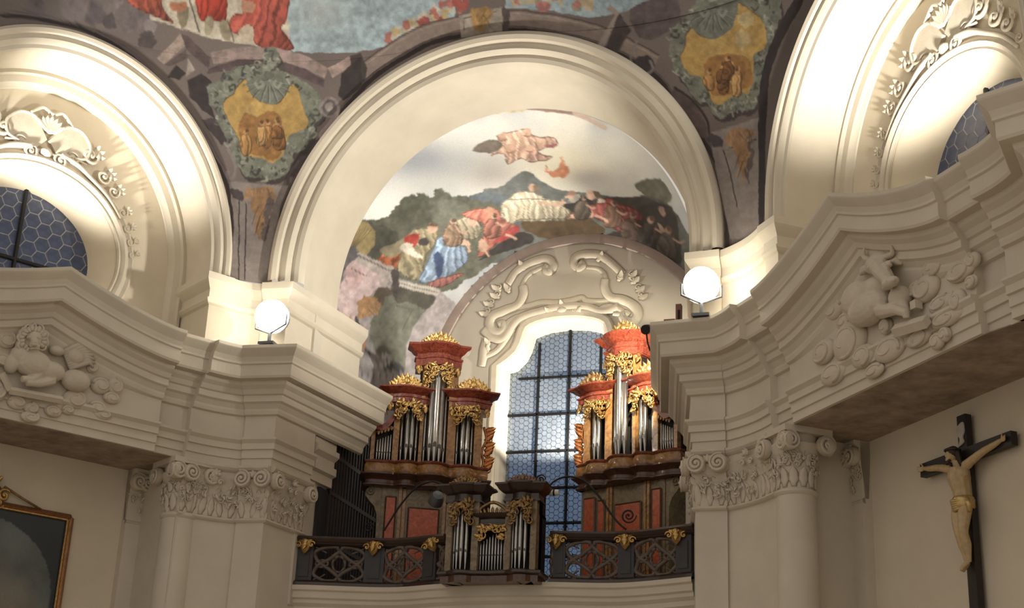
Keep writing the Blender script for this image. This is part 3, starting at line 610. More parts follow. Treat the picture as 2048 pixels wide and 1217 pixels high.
fill([(1428, 955), (1450, 1000), (1490, 992), (1520, 960), (1530, 905), (1548, 962), (1582, 980), (1576, 1026), (1520, 1042), (1440, 1016)], (218, 138, 100), rough=2, **Z2)
for (x, y, h, c, hd, sd_) in ((905, 452, 40, (150, 120, 96), (196, 152, 128), 51), (985, 440, 36, (160, 98, 84), (204, 160, 136), 52), (1165, 405, 34, (92, 80, 70), (186, 144, 122), 53), (1225, 415, 40, (128, 92, 74), (204, 160, 138), 54), (1262, 440, 44, (96, 74, 66), (190, 146, 124), 55), (1300, 450, 50, (70, 62, 62), (184, 144, 124), 56), (1335, 470, 46, (84, 74, 70), (176, 138, 118), 57)):
    fig([(x-h*.30, y), (x, y-h*.12), (x+h*.32, y+h*.05), (x+h*.5, y+h*.6), (x+h*.3, y+h), (x-h*.35, y+h), (x-h*.5, y+h*.5)], c, dict(off=(0, 0), sc=1.), 3, sd_); disc(x+2, y-h*.2, h*.15, hd); disc(x+4, y-h*.26, h*.11, (96, 72, 56)); line([(x+h*.2, y+h*.15), (x+h*.55, y+h*.35), (x+h*.75, y+h*.25)], 4, hd)
for (x, y, a, L) in ((1010, 470, .4, 26), (1075, 405, .2, 30), (1110, 412, -.3, 24), (1190, 430, .5, 30), (960, 490, .9, 30), (930, 480, 1.2, 26), (1130, 395, .1, 18)): line([(x, y), (x+L*.5*math.cos(a), y+L*.5*math.sin(a)-2), (x+L*math.cos(a), y+L*math.sin(a))], 5, (208, 164, 140))
# ---- painted architecture of the loft (left flank mirrored by symmetry on the right)
fill([(120, 540), (240, 470), (300, 300), (460, 420), (820, 530), (1000, 700), (700, 1300), (200, 1300), (60, 800)], (150, 142, 144), smooth=False, **Z5)
fill([(560, 505), (790, 555), (700, 690), (625, 850), (605, 1010), (480, 920), (405, 800), (420, 710), (480, 620)], (108, 110, 96), **Z5); fill([(545, 480), (780, 560), (740, 640), (640, 600), (560, 600)], (64, 60, 52), alpha=.75, **Z5); line([(560, 620), (660, 640), (600, 760)], 2, (80, 80, 70), smooth=False, **Z5)
fill([(560, 465), (825, 525), (800, 562), (565, 508)], (176, 168, 158), smooth=False, **Z5); line([(570, 485), (812, 545)], 2, (110, 104, 98), smooth=False, **Z5)
fill([(265, 305), (460, 420), (515, 478), (425, 540), (345, 650), (330, 760), (385, 870), (300, 830), (235, 690), (165, 565), (230, 470)], (196, 172, 172), **Z5); fill([(280, 380), (380, 430), (330, 520), (260, 480)], (206, 160, 160), alpha=.5, **Z5)
fill([(285, 275), (560, 405), (575, 475), (545, 480), (275, 335)], (172, 162, 156), smooth=False, **Z5); line([(285, 300), (560, 432)], 3, (112, 102, 100), smooth=False, **Z5); line([(300, 400), (390, 450)], 2, (100, 88, 90), smooth=False, **Z5); fill([(540, 415), (580, 430), (570, 560), (545, 520)], (72, 64, 62), **Z5)
line([(515, 470), (480, 455), (470, 490), (495, 500), (500, 480)], 4, (176, 166, 160), **Z5); fill([(325, 690), (345, 700), (360, 820), (410, 900), (400, 920), (350, 850)], (70, 66, 74), **Z5); fill([(430, 560), (490, 500), (530, 530), (480, 620), (420, 640)], (92, 80, 68), rough=2, **Z5)
fill([(340, 605), (400, 570), (480, 600), (430, 680), (345, 690)], (170, 126, 82), rough=2.4, **Z5); folds([(340, 605), (480, 690)], (170, 126, 82), 6, seed=3, **Z5); fill([(235, 705), (300, 690), (360, 780), (385, 830), (370, 892), (310, 855)], (180, 130, 86), rough=2.2, **Z5); folds([(240, 700), (380, 880)], (180, 130, 86), 7, seed=5, **Z5)
line([(385, 930), (440, 965), (505, 965), (530, 930), (505, 905), (485, 920), (495, 940)], 7, (176, 172, 176), **Z5); fill([(500, 970), (560, 950), (610, 990), (600, 1010), (500, 995)], (70, 70, 76), **Z5)
fill([(185, 300), (290, 265), (345, 310), (300, 370), (250, 430), (225, 530), (185, 545), (140, 605), (160, 480), (180, 400)], (98, 96, 100), rough=2.6, **Z5); folds([(180, 300), (290, 540)], (98, 96, 100), 9, amt=.6, seed=6, **Z5)
line([(160, 560), (220, 650), (250, 720)], 2, (110, 96, 96), **Z5); line([(165, 670), (225, 780), (265, 900), (262, 980)], 8, (156, 128, 120), **Z5); line([(180, 665), (240, 770), (278, 900), (280, 960)], 2, (92, 84, 92), **Z5); line([(330, 1020), (620, 1040)], 2, (100, 96, 104), smooth=False, **Z5)
line([(705, 420), (760, 336), (837, 263), (900, 238), (975, 222), (1060, 216), (1146, 226), (1213, 258)], 9, (196, 166, 148), alpha=.9); line([(705, 426), (760, 343), (837, 270), (900, 244), (975, 228)], 2.5, (120, 92, 84)); fill([(975, 214), (1050, 210), (1052, 224), (978, 228)], (206, 190, 160), smooth=False); fill([(960, 216), (975, 214), (980, 228), (966, 230)], (120, 112, 112), smooth=False); line([(1052, 216), (1146, 226)], 6, (150, 124, 112), smooth=False)
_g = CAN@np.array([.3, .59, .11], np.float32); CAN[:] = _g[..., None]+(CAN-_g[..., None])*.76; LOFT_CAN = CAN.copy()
def sample(can, P):
    P = np.asarray(P); d = P-CAMP; k = d@CF; u = W/2+FPX*(d@CR)/k; v = H/2-FPX*(d@CU)/k
    u = np.clip(u, 0, CW-1.001); v = np.clip(v, 0, CH-1.001); ui = u.astype(int); vi = v.astype(int); fu = (u-ui)[:, None]; fv = (v-vi)[:, None]
    return (can[vi, ui]*(1-fu)+can[vi, ui+1]*fu)*(1-fv)+(can[vi+1, ui]*(1-fu)+can[vi+1, ui+1]*fu)*fv
def paintmesh(name, G, cols, m, flip=False, parent=None):
    a, b = G.shape[:2]; V = G.reshape(-1, 3); idx = np.arange(a*b).reshape(a, b)
    F = np.stack([idx[:-1, :-1], idx[:-1, 1:], idx[1:, 1:], idx[1:, :-1]], -1).reshape(-1, 4)
    if flip: F = F[:, ::-1]
    me = bpy.data.meshes.new(name); me.vertices.add(len(V)); me.vertices.foreach_set('co', V.astype(np.float32).ravel())
    me.loops.add(F.size); me.loops.foreach_set('vertex_index', F.astype(np.int32).ravel()); me.polygons.add(len(F))
    me.polygons.foreach_set('loop_start', np.arange(0, F.size, 4, dtype=np.int32)); me.update(calc_edges=True)
    me.polygons.foreach_set('use_smooth', np.ones(len(F), bool)); me.materials.append(m)
    c = np.clip(cols, 0, 255)/255.; c = np.where(c <= .04045, c/12.92, ((c+.055)/1.055)**2.4)
    at = me.color_attributes.new('Col', 'FLOAT_COLOR', 'POINT'); at.data.foreach_set('color', np.concatenate([c, np.ones((len(c), 1))], 1).astype(np.float32).ravel())
    o = bpy.data.objects.new(name, me); COL.objects.link(o); WL[o.name] = np.zeros(3)
    if parent: o.parent = parent
    return o
# ---- dome and pendentive painting
CAN[:] = (134, 118, 112); blend((112, 98, 96), np.clip(NA*2-.7, 0, 1)*.6)
fill([(300, -30), (300, 35), (427, 75), (513, 89), (581, 103), (626, 106), (700, 106), (755, 98), (905, 42), (915, 0), (1010, -10), (1010, 16), (1100, 22), (1180, 36), (1260, 22), (1320, -10), (1320, -60)], (176, 200, 212), smooth=False)
fill([(300, -20), (300, 38), (427, 78), (513, 92), (581, 104), (570, -20)], (216, 204, 182), smooth=False); blend((200, 204, 200), gl(640, 20, 50, 40)*.6)
blend((150, 140, 142), gl(120, 20, 160, 40)*.55)
for (x, y, r, c) in ((200, 50, 60, (118, 106, 112)), (430, 30, 90, (150, 134, 138)), (560, 90, 60, (104, 92, 98)), (680, 40, 50, (150, 136, 136)), (760, 110, 80, (126, 114, 116)), (640, 130, 40, (88, 76, 82)), (880, 150, 40, (150, 138, 138)), (860, 230, 50, (82, 70, 70))): disc(x, y, r, c, rough=3, alpha=.8, **Z1)
fig([(700, -60), (900, -60), (960, 60), (1012, 140), (900, 90), (780, 40)], (180, 82, 62), Z1, 5, 21); fig([(1155, -60), (1310, -60), (1322, 110), (1250, 125), (1165, 105)], (204, 60, 42), Z1, 6, 22); fill([(1200, 108), (1252, 108), (1235, 205), (1198, 195)], (176, 164, 134), **Z1); fill([(1285, 120), (1345, 130), (1345, 235), (1300, 215)], (170, 158, 128), **Z1); fill([(1040, 40), (1105, 40), (1085, 155), (1048, 145)], (148, 134, 106), **Z1); fill([(1000, 20), (1090, 10), (1080, 60), (1010, 60)], (196, 120, 84), **Z1); line([(1105, -20), (1165, 190)], 2.2, (70, 62, 54), smooth=False, **Z1); line([(1330, 110), (1370, 245)], 2, (120, 90, 70), smooth=False, **Z1)
fig([(1430, -60), (1680, -60), (1672, 120), (1640, 165), (1712, 255), (1700, 298), (1500, 262), (1470, 150), (1400, 200), (1345, 170), (1360, 90), (1425, 70)], (200, 86, 70), Z1, 14, 23); fill([(1395, 175), (1470, 150), (1482, 245), (1425, 245)], (222, 198, 172), **Z1); fill([(1415, 0), (1490, 20), (1480, 70), (1420, 65)], (212, 150, 116), **Z1)
for k in range(46):
    t = random.random(); x = 775+t*160; y = 75-t*60-random.uniform(-4, 40)*t
    disc(x, y, random.uniform(5, 11), random.choice([(206, 120, 104), (214, 188, 130), (196, 190, 160), (150, 150, 120), (222, 212, 196), (196, 90, 80)]), rough=2)
for k in range(40):
    x = random.uniform(1030, 1190); y = random.uniform(-25, 14); disc(x, y, random.uniform(5, 12), random.choice([(206, 130, 124), (216, 190, 150), (190, 186, 160), (160, 160, 128), (210, 110, 100)]), rough=2)
oc = [(600, 359), (660, 265), (737, 171), (810, 120), (884, 85), (1027, 65), (1181, 92), (1300, 150), (1348, 212), (1392, 267), (1430, 335), (1447, 420), (1450, 520)]
ol = [(400, 520)]
def offs(P, o):
    P = [np.array(p, float) for p in P]; out = []
    for i in range(len(P)):
        t = P[min(i+1, len(P)-1)]-P[max(i-1, 0)]; t /= np.linalg.norm(t); out.append(tuple(P[i]+np.array([t[1], -t[0]])*o))
    return out
lc = [(545, 560), (560, 460)]+oc
line(offs(oc[2:8], 24), 38, (156, 136, 126)); line(offs(oc[2:8], 44), 3, (96, 80, 78)); line(offs(oc[2:8], 38), 2, (182, 162, 150)); line(offs(oc[2:8], 8), 2, (104, 86, 82))
line(offs(lc, 5), 9, (62, 46, 46)); line(offs(lc, 12), 3, (104, 88, 86))
lo = [(0, 38), (60, 40), (123, 53), (183, 71), (260, 118), (330, 192), (382, 250), (420, 313), (446, 365), (460, 430), (462, 560)]
line(offs(lo, 5), 8, (60, 46, 48)); line(offs(lo, 14), 3, (112, 98, 98))
# frame corners of the painted cornice
fill([(150, 92), (200, 92), (230, 100), (226, 140), (210, 130), (180, 120)], (180, 160, 146), smooth=False, off=(-20, 10), sc=1.) if False else None
for P, c in (([(920, 340), (1060, 195), (1085, 270), (960, 380)], (188, 164, 150)), ([(1060, 195), (1110, 220), (1230, 340), (1220, 400), (1090, 290)], (104, 84, 84)), ([(960, 380), (1090, 290), (1100, 340), (1000, 390)], (110, 92, 88)), ([(980, 450), (1030, 380), (1090, 430), (1050, 470)], (58, 48, 48)), ([(1100, 340), (1140, 410), (1090, 450)], (190, 176, 164)),
             ([(1230, 310), (1400, 275), (1600, 275), (1800, 330), (1920, 400), (1900, 460), (1780, 400), (1600, 345), (1400, 345), (1250, 380)], (176, 150, 144)), ([(1220, 400), (1400, 350), (1600, 350), (1780, 405), (1900, 470), (1890, 510), (1700, 430), (1500, 390), (1300, 420), (1210, 430)], (98, 78, 80)), ([(1920, 400), (2048, 330), (2080, 360), (1950, 460)], (188, 160, 150)),
             ([(2048, 330), (2110, 310), (2150, 400), (2130, 480), (2060, 470)], (84, 70, 68)), ([(2000, 430), (2110, 330), (2120, 500), (2010, 590), (1980, 560)], (66, 54, 54)), ([(1100, 470), (1180, 430), (1240, 480), (1230, 600), (1260, 700), (1180, 640), (1110, 560)], (62, 50, 52)), ([(1180, 700), (1270, 690), (1330, 830), (1300, 850), (1220, 760)], (72, 58, 60)),
             ([(1770, 860), (1900, 790), (1920, 820), (1800, 930), (1720, 1040), (1680, 1030)], (84, 70, 72)), ([(1860, 790), (1930, 700), (1990, 640), (1960, 760), (1880, 850)], (164, 146, 146))): fill(P, c, smooth=False, rough=.6, **Z1)
fill([(918, 32), (1004, 14), (1006, 66), (922, 76)], (178, 164, 148), smooth=False, rough=.4); line([(928, 60), (928, 36), (996, 22)], 2, (104, 92, 84), smooth=False); fill([(1004, 14), (1020, 22), (1018, 66), (1006, 66)], (92, 78, 76), smooth=False)
GOLDP = (192, 146, 84)
def gilt(P, off=(0, 0), sc=1., seed=1, col=GOLDP):
    fill(P, col, rough=2.4, off=off, sc=sc); folds(P, col, 8, off, sc, 2, .6, seed)
gilt([(940, 20), (962, 12), (985, 22), (978, 44), (960, 62), (945, 46)], seed=2)
line([(1216, 14), (1238, 30), (1200, 96)], 14, (176, 158, 148), smooth=False); fill([(1238, 26), (1262, 60), (1232, 112), (1210, 96)], (78, 64, 64), smooth=False); fill([(1262, 20), (1340, -10), (1360, 40), (1300, 80), (1270, 60)], (104, 88, 90)); disc(1290, 130, 20, (70, 58, 60)); line([(1275, 80), (1262, 120), (1280, 150), (1305, 140), (1300, 120)], 5, (150, 138, 138))
def cartouche(Z, frame_, yel, shell, figp, hub, seed, dark=(64, 54, 54)):
    fill([(p[0]+14, p[1]+26) for p in frame_], dark, alpha=.8, **Z); fill(frame_, (132, 136, 120), rough=1.6, **Z)
    A = np.array(frame_); c = A.mean(0); r = random.Random(seed)
    for i in range(190):
        p = A[r.randrange(len(A))]; q = p+(c-p)*r.uniform(.02, .2)+np.array([r.uniform(-40, 40), r.uniform(-40, 40)]); a = r.uniform(0, 6.28); L = r.uniform(14, 46)
        if not inside(frame_, np.array([q[0]], np.float32), np.array([q[1]], np.float32))[0]: continue
        line([q, q+np.array([math.cos(a), math.sin(a)])*L*.6, q+np.array([math.cos(a+.9), math.sin(a+.9)])*L], r.uniform(2, 5), r.choice([(184, 186, 170), (86, 88, 80), (160, 162, 148), (66, 68, 64), (110, 114, 104)]), alpha=.9, **Z)
    fill([(p[0]-4, p[1]-6) for p in yel], (100, 74, 50), **Z); fill(yel, (208, 164, 82), var=.12, **Z); Y = np.array(yel); cy = Y.mean(0)
    disc(cy[0]-70, cy[1]-60, 60, (222, 182, 100), alpha=.5, rough=2, **Z)
    fill(figp, (176, 120, 58), rough=1.6, **Z); F = np.array(figp); (x0, y0), (x1, y1) = F.min(0), F.max(0)
    for i in range(9):
        x = x0+(x1-x0)*r.uniform(.1, .9); y = y0+(y1-y0)*r.uniform(.12, .5); h = r.uniform(90, 150); b = r.choice([(196, 140, 74), (150, 96, 44), (214, 160, 92), (132, 84, 40), (180, 122, 62)])
        fig([(x-26, y+24), (x, y+12), (x+26, y+26), (x+r.uniform(24, 44), y+h*.6), (x+r.uniform(10, 34), y+h), (x-r.uniform(10, 34), y+h), (x-r.uniform(24, 44), y+h*.55)], b, Z, 3, seed+i); disc(x+r.uniform(-6, 6), y, 15, (214, 160, 98), rough=.6, **Z); disc(x+r.uniform(-8, 8), y-9, 11, (120, 78, 40), rough=.6, **Z)
    fill(shell, (124, 128, 114), **Z)
    for k in range(9):
        a = math.pi*(.08+.84*k/8); line([hub, (hub[0]+150*math.cos(a), hub[1]+130*math.sin(a))], 3, (86, 90, 82), alpha=.7, **Z); line([(hub[0]+8, hub[1]), (hub[0]+8+150*math.cos(a), hub[1]+130*math.sin(a))], 2, (166, 170, 154), alpha=.7, **Z)
    for s in (-1, 1): line([(hub[0]+s*80, hub[1]+10), (hub[0]+s*55, hub[1]+45), (hub[0]+s*30, hub[1]+20), (hub[0]+s*50, hub[1])], 6, (160, 164, 150), **Z)
    disc(hub[0], hub[1]-70, 30, (150, 154, 138), rough=2, **Z); disc(hub[0]+5, hub[1]-30, 26, (112, 116, 104), rough=2, **Z)
cartouche(Z1, [(1550, 285), (1610, 280), (1640, 350), (1620, 390), (1690, 430), (1780, 480), (1850, 540), (1905, 610), (1880, 690), (1840, 720), (1830, 800), (1790, 870), (1720, 915), (1690, 1000), (1640, 1040), (1580, 1060), (1520, 1035), (1450, 1040), (1390, 980), (1360, 900), (1340, 840), (1290, 740), (1265, 660), (1230, 600), (1215, 510), (1290, 470), (1330, 430), (1440, 380), (1500, 370), (1550, 350)],
          [(1440, 470), (1460, 540), (1520, 590), (1600, 610), (1660, 580), (1700, 500), (1740, 520), (1760, 600), (1800, 700), (1790, 750), (1720, 780), (1690, 800), (1670, 860), (1640, 930), (1580, 950), (1540, 930), (1480, 920), (1430, 900), (1400, 830), (1370, 760), (1330, 690), (1310, 600), (1360, 560), (1400, 500)],
          [(1450, 480), (1480, 560), (1570, 610), (1640, 590), (1690, 500), (1650, 440), (1560, 430)], [(1400, 720), (1440, 660), (1500, 680), (1540, 670), (1600, 660), (1650, 700), (1660, 800), (1640, 900), (1590, 940), (1520, 910), (1440, 900), (1410, 820)], (1570, 470), 31)
disc(1930, 630, 62, (160, 146, 146), **Z1); disc(1930, 630, 44, (118, 104, 106), **Z1); disc(1925, 625, 24, (176, 162, 158), **Z1); line([(1335, 870), (1375, 960), (1365, 1040), (1335, 1040), (1330, 1000)], 6, (150, 136, 134), **Z1); line([(1750, 940), (1690, 1030), (1690, 1100)], 6, (104, 88, 90), **Z1)
cartouche(Z3, [(90, 60), (200, -40), (560, -60), (625, 70), (600, 170), (570, 270), (540, 330), (530, 430), (490, 560), (480, 610), (430, 650), (370, 650), (300, 690), (230, 670), (190, 600), (130, 590), (60, 490), (10, 430), (-20, 330), (-20, 180), (40, 130)],
          [(110, 160), (140, 200), (210, 230), (290, 200), (350, 120), (372, 20), (440, 60), (520, 120), (540, 200), (530, 280), (470, 320), (470, 400), (460, 480), (430, 550), (380, 540), (330, 570), (270, 610), (220, 590), (190, 500), (150, 450), (90, 430), (40, 350), (60, 280), (80, 200)],
          [(100, 140), (160, 205), (240, 228), (330, 170), (372, 60), (350, -20), (200, -20)], [(175, 370), (240, 330), (320, 318), (420, 340), (462, 400), (450, 500), (300, 560), (210, 540), (180, 450)], (230, 50), 33)
disc(420, 120, 46, (214, 186, 126), rough=2, **Z3); disc(400, 230, 50, (214, 184, 124), rough=2, **Z3)
fill([(700, 0), (760, 0), (690, 130), (620, 270), (560, 440), (545, 640), (535, 820), (530, 1260), (490, 1260), (496, 620), (520, 400), (600, 180)], (54, 44, 48), rough=.6, **Z3); fill([(0, 520), (60, 560), (130, 620), (180, 720), (190, 790), (150, 800), (60, 700), (0, 600)], (104, 84, 82), **Z3); line([(0, 510), (110, 590), (190, 700), (205, 790)], 5, (64, 52, 54), **Z3)
# pier strips below the cartouches
for Z, strip, lines, g1, g2 in ((Z1, [(1340, 1060), (1690, 1090), (1640, 1200), (1600, 1700), (1340, 1700), (1370, 1300)], [[(1430, 1640), (1440, 1190), (1480, 1190)], [(1540, 1195), (1600, 1195)], [(1395, 1700), (1400, 1120)]], [(1440, 1110), (1520, 1090), (1600, 1110), (1610, 1180), (1560, 1150), (1500, 1140), (1450, 1160)], [(1490, 1130), (1570, 1140), (1550, 1240), (1530, 1390), (1505, 1380), (1500, 1280), (1470, 1210)]),
                                (Z3, [(210, 780), (490, 690), (495, 900), (495, 1400), (330, 1400), (230, 920)], [[(370, 1217), (330, 1020), (290, 880), (350, 860)], [(430, 840), (480, 820)]], [(290, 800), (380, 740), (460, 760), (480, 790), (400, 830), (320, 840)], [(340, 830), (420, 830), (440, 900), (410, 1000), (405, 1065), (385, 1000), (360, 920)])):
    fill(strip, (168, 154, 148), smooth=False, rough=.4, var=.08, **Z)
    for l in lines: line(l, 2.2, (72, 60, 60), smooth=False, **Z)
    fill([(p[0]+26, p[1]+18) for p in g2], (92, 78, 76), alpha=.7, rough=2, **Z); gilt(g1, seed=4, col=(186, 138, 96), **Z); gilt(g2, seed=6, col=(186, 138, 92), **Z)
    fill([(g1[0][0]-90, g1[0][1]-10), (g1[0][0]-20, g1[0][1]+10), (g1[0][0]-10, g1[0][1]+60), (g1[0][0]-70, g1[0][1]+50)], (88, 76, 80), rough=2, **Z)
_g = CAN@np.array([.3, .59, .11], np.float32); CAN[:] = _g[..., None]+(CAN-_g[..., None])*.82; DOME_CAN = CAN.copy()
C0 = np.array([0, -7., 12.4]); KS = 1.075; DG = .76
def sph(P):
    v = (P-C0)/np.array([1, 1, KS]); r = np.linalg.norm(v, axis=-1); return np.stack([np.arctan2(v[..., 1], v[..., 0]), np.arcsin(v[..., 2]/r), r], -1)
def unsph(q): return C0+np.stack([q[..., 2]*np.cos(q[..., 1])*np.cos(q[..., 0]), q[..., 2]*np.cos(q[..., 1])*np.sin(q[..., 0]), KS*q[..., 2]*np.sin(q[..., 1])], -1)
for sg in (-1, 1):
    nt, nv = (230, 360) if sg < 0 else (200, 300)
    fb = frame(bp(sg, 0, 0, 0), bn(sg)[0], bn(sg)[1]); ts = np.linspace(0, 1, nt)
    def c1(t):
        if t < .05: return (CX+sg*4.36, .58, 12.12+(CZ-12.12)*t/.05)
        a = (t-.05)/.95*math.pi/2; return (CX*(1-math.sin(a)*0)+sg*4.36*math.cos(a), .58, CZ+CK*4.36*math.sin(a))
    def c2(t):
        if t < .05: return tuple(fb(SCA[sg]-3.35, 12.12+(SZ-12.12)*t/.05, 0.02))
        a = (t-.05)/.95*math.pi/2; return tuple(fb(SCA[sg]-3.35*math.cos(a), SZ+SK*3.35*math.sin(a), .02))
    A1 = sph(np.array([c1(t) for t in ts])); A2 = sph(np.array([c2(t) for t in ts])); v = np.linspace(0, 1, nv)[None, :, None]
    Q = A1[:, None]*(1-v)+A2[:, None]*v; G = unsph(Q)
    struct(paintmesh('ceiling_pendentive_'+SIDE[sg], G, DG*sample(DOME_CAN, G.reshape(-1, 3)), PAINT, flip=sg > 0), 'painted pendentive with a gold cartouche')
    e = np.linspace(0, 1, 120)[:, None]**2; top = Q[-1][None]; Q2 = np.repeat(top, 120, 0).copy(); Q2[..., 1] = top[..., 1]+e*(1.15-top[..., 1]); G2 = unsph(Q2)
    struct(paintmesh('ceiling_dome_'+SIDE[sg], G2, DG*sample(DOME_CAN, G2.reshape(-1, 3)), PAINT, flip=sg > 0), 'painted dome with figures in red')
# ---- loft vault and its flanks
nt, nd = 420, 170; P = np.zeros((nt, nd, 3))
for j, t in enumerate(np.linspace(0, 1, nd)):
    y = 2.3+t*5.2; r = 3.66-.16*t; cz = 12.4-.3*t; k = 1.08-.03*t
    u = np.linspace(-.55, math.pi+.55, nt)
    x = np.where(u < 0, r, np.where(u > math.pi, -r, r*np.cos(u))); z = np.where(u < 0, cz+u*11.4, np.where(u > math.pi, cz-(u-math.pi)*11.4, cz+k*r*np.sin(u)))
    P[:, j, 0] = x; P[:, j, 1] = y; P[:, j, 2] = z
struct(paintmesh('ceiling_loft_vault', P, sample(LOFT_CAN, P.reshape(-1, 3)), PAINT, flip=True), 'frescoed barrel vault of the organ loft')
# dome beyond the crown of the side arches
for sg in (-1, 1):
    fb = frame(bp(sg, 0, 0, 0), bn(sg)[0], bn(sg)[1])
    A2 = sph(np.array([tuple(fb(SCA[sg]+3.35*math.cos(a), SZ+SK*3.35*math.sin(a), .02)) for a in np.linspace(math.pi/2, 0, 60)]))
    v = np.linspace(0, 1, 60)[None, :, None]; sh = np.array([-.55 if sg > 0 else .55, .02, 0]); Q = A2[:, None]+v*sh; G = unsph(Q)
    struct(paintmesh('ceiling_far_pendentive_'+SIDE[sg], G, DG*sample(DOME_CAN, G.reshape(-1, 3)), PAINT, flip=sg > 0), 'painted pendentive beyond the side arch')
    e = np.linspace(0, 1, 40)[:, None]**2; top = Q[0][None]; Q2 = np.repeat(top, 40, 0).copy(); Q2[..., 1] = top[..., 1]+e*(1.15-top[..., 1]); G2 = unsph(Q2)
    struct(paintmesh('ceiling_far_dome_'+SIDE[sg], G2, DG*sample(DOME_CAN, G2.reshape(-1, 3)), PAINT, flip=sg > 0), 'painted dome beyond the side arch')

# ================================================================== ORGAN LOFT SHELL
fbk = frame((0, 7.5, 0), (1, 0, 0), (0, -1, 0)); WCX = -.25
lo = [(995, 734), (1018, 723), (1035, 707), (1044, 690), (1052, 665)]; lp = [ony(x, y, 7.5) for x, y in lo]
half = [(abs(p[0]-WCX), p[2]) for p in lp]; half[0] = (1.52, half[0][1])
top = [(half[-1][0]*math.cos(a), half[-1][1]+.27*math.sin(a)) for a in np.linspace(0, math.pi, 13)][1:-1]
WOUT = [(-1.52, 7.7)]+[(-x, z) for x, z in half]+[(x, z) for x, z in top[::-1]]+[(x, z) for x, z in half[::-1]]+[(1.52, 7.7)]
WOUT = [(x+WCX, z) for x, z in WOUT]
outer = [(3.7, 6)]+[(3.7*math.cos(t), 12.1+1.05*3.7*math.sin(t)) for t in np.linspace(0, math.pi, 49)]+[(-3.7, 6)]
bw = struct(holed(outer, [WOUT], fbk).build('wall_back', LOFTW, None), 'end wall of the organ loft around the tall window')
def rim(pts, prof, fr, closed=True):
    """mould running along a 2D outline: prof [(offset outward, c)]"""
    A = [np.array(p, float) for p in pts]; m = len(A); cen = sum(A)/m; P = np.zeros((m+(1 if closed else 0), len(prof), 3))
    for i in range(m):
        a, b = A[i-1] if (closed or i) else A[i], A[(i+1) % m] if (closed or i < m-1) else A[i]; t = b-a; t /= np.linalg.norm(t); nn = np.array([-t[1], t[0]])
        for j, (o, c) in enumerate(prof): q = A[i]+nn*o; P[i, j] = fr(q[0], q[1], c)
    if closed: P[m] = P[0]
    return MB().grid(P)
win = struct(rim(WOUT, [(.0, .0), (-.06, -.12), (-.10, -.55)], fbk).build('window_1', LOFTW, None), 'tall shaped window behind the organ')
rim(WOUT, [(.22, 0), (.22, .05), (.17, .08), (.05, .08), (.0, .05), (.0, -.02)], fbk).build('window_surround', STUCCO, win)
f3 = frame((0, 8.04, 0), (1, 0, 0), (0, -1, 0)); hr = .073; q = MB(); q.prism([(hr*.94*math.cos(math.pi/3*k), hr*.94*math.sin(math.pi/3*k)) for k in range(6)], lambda a, b, c: Vector((a, b, c)), -.004, .004)
hexm = bpy.data.meshes.new('pane'); hexm.from_pydata(q.v, [], q.f); hexm.materials.append(GLASSC); cells = []
for i in range(-22, 23):
    for j in range(0, 60):
        x = WCX+i*hr*1.5; z = 7.7+(j+.5*(i % 2))*hr*math.sqrt(3)
        if inside(WOUT, np.array([x*.985], np.float32), np.array([z+.04], np.float32))[0]: cells.append((x, z))
def vis(c):
    u, v = proj(f3(c[0], c[1], 0)); return (0 if 1005 < u < 1215 and v < 950 else 1, v)
cells.sort(key=vis); le = MB(); rest = MB()
for k, (x, z) in enumerate(cells):
    M = sub(f3, x, z, 0).M@Matrix.Rotation(random.uniform(-.025, .025), 4, 'Y')@Matrix.Rotation(random.uniform(-.025, .025), 4, 'X')
    if k < 300: inst('pane', hexm, M, win)
    else: rest.add([M@Vector(v) for v in q.v], q.f)
    for s in range(3):
        a, b = math.pi/3*s, math.pi/3*(s+1); le.tube([f3(x+hr*math.cos(a), z+hr*math.sin(a), .004), f3(x+hr*math.cos(b), z+hr*math.sin(b), .004)], .0055, 4, cap=False)
r_ = rest.build('lower_panes', GLASSC, win); r_['kind'] = 'stuff'
le.build('lead_lattice', LEAD, win)
OUT2 = [((x-WCX)*.93+WCX, z-.06) for x, z in WOUT]
rim(OUT2, [(0, -.60), (.02, -.85), (.10, -1.05)], fbk).build('outer_reveal', LOFTW, win)
rim(OUT2, [(.3, -.60), (0, -.60)], fbk).build('glazing_rebate', LOFTW, win)
mb = MB(); mb.prism([((x-WCX)*1.02+WCX, z+.02) for x, z in WOUT], frame((0, 8.55, 0), (1, 0, 0), (0, -1, 0)), -.03, 0); mb.build('pane_backing', mat('dusk_sky_glow', (96, 108, 124), .5, var=.2, scale=7, emit=(116, 134, 160), estr=.75), win)  # glowing plate added behind the panes as the dusk sky
bars = [((x, 7.7), (x, t)) for x, t in ((-.98, 13.35), (-.25, 13.66), (.48, 13.35))]+[((-1.75, z), (1.25, z)) for z in (8.35, 9.1, 9.9, 10.75, 11.62)]+[((-1.45, 12.5), (.95, 12.5))]
for a, b in bars:
    mb = MB(); n = Vector(f3(*b))-Vector(f3(*a)); mb.tube([f3(*a, .03), f3(*b, .03)], .035, 6)
    L = n.length; k = max(2, int(L/.37))
    for i in range(k):
        t = (i+.5)/k; p = Vector(f3(*a, .035))+n*t; mb.tube([p-(f3.up if a[1] == b[1] else f3.ex)*.06, p+(f3.up if a[1] == b[1] else f3.ex)*.06], [.004, .014] if False else [.012, .012], 5)
    mb.build('glazing_bar', BLACKM, win)
# painted band round the end wall
ring(frame((0, 7.46, 0), (1, 0, 0), (0, -1, 0)), 0, 12.1, 1.05, [(3.52, 0), (3.52, .03), (3.46, .04), (3.30, .035), (3.28, .0)], 9.5, 64).build('painted_band', MAUVE, bw, True, auto=40)
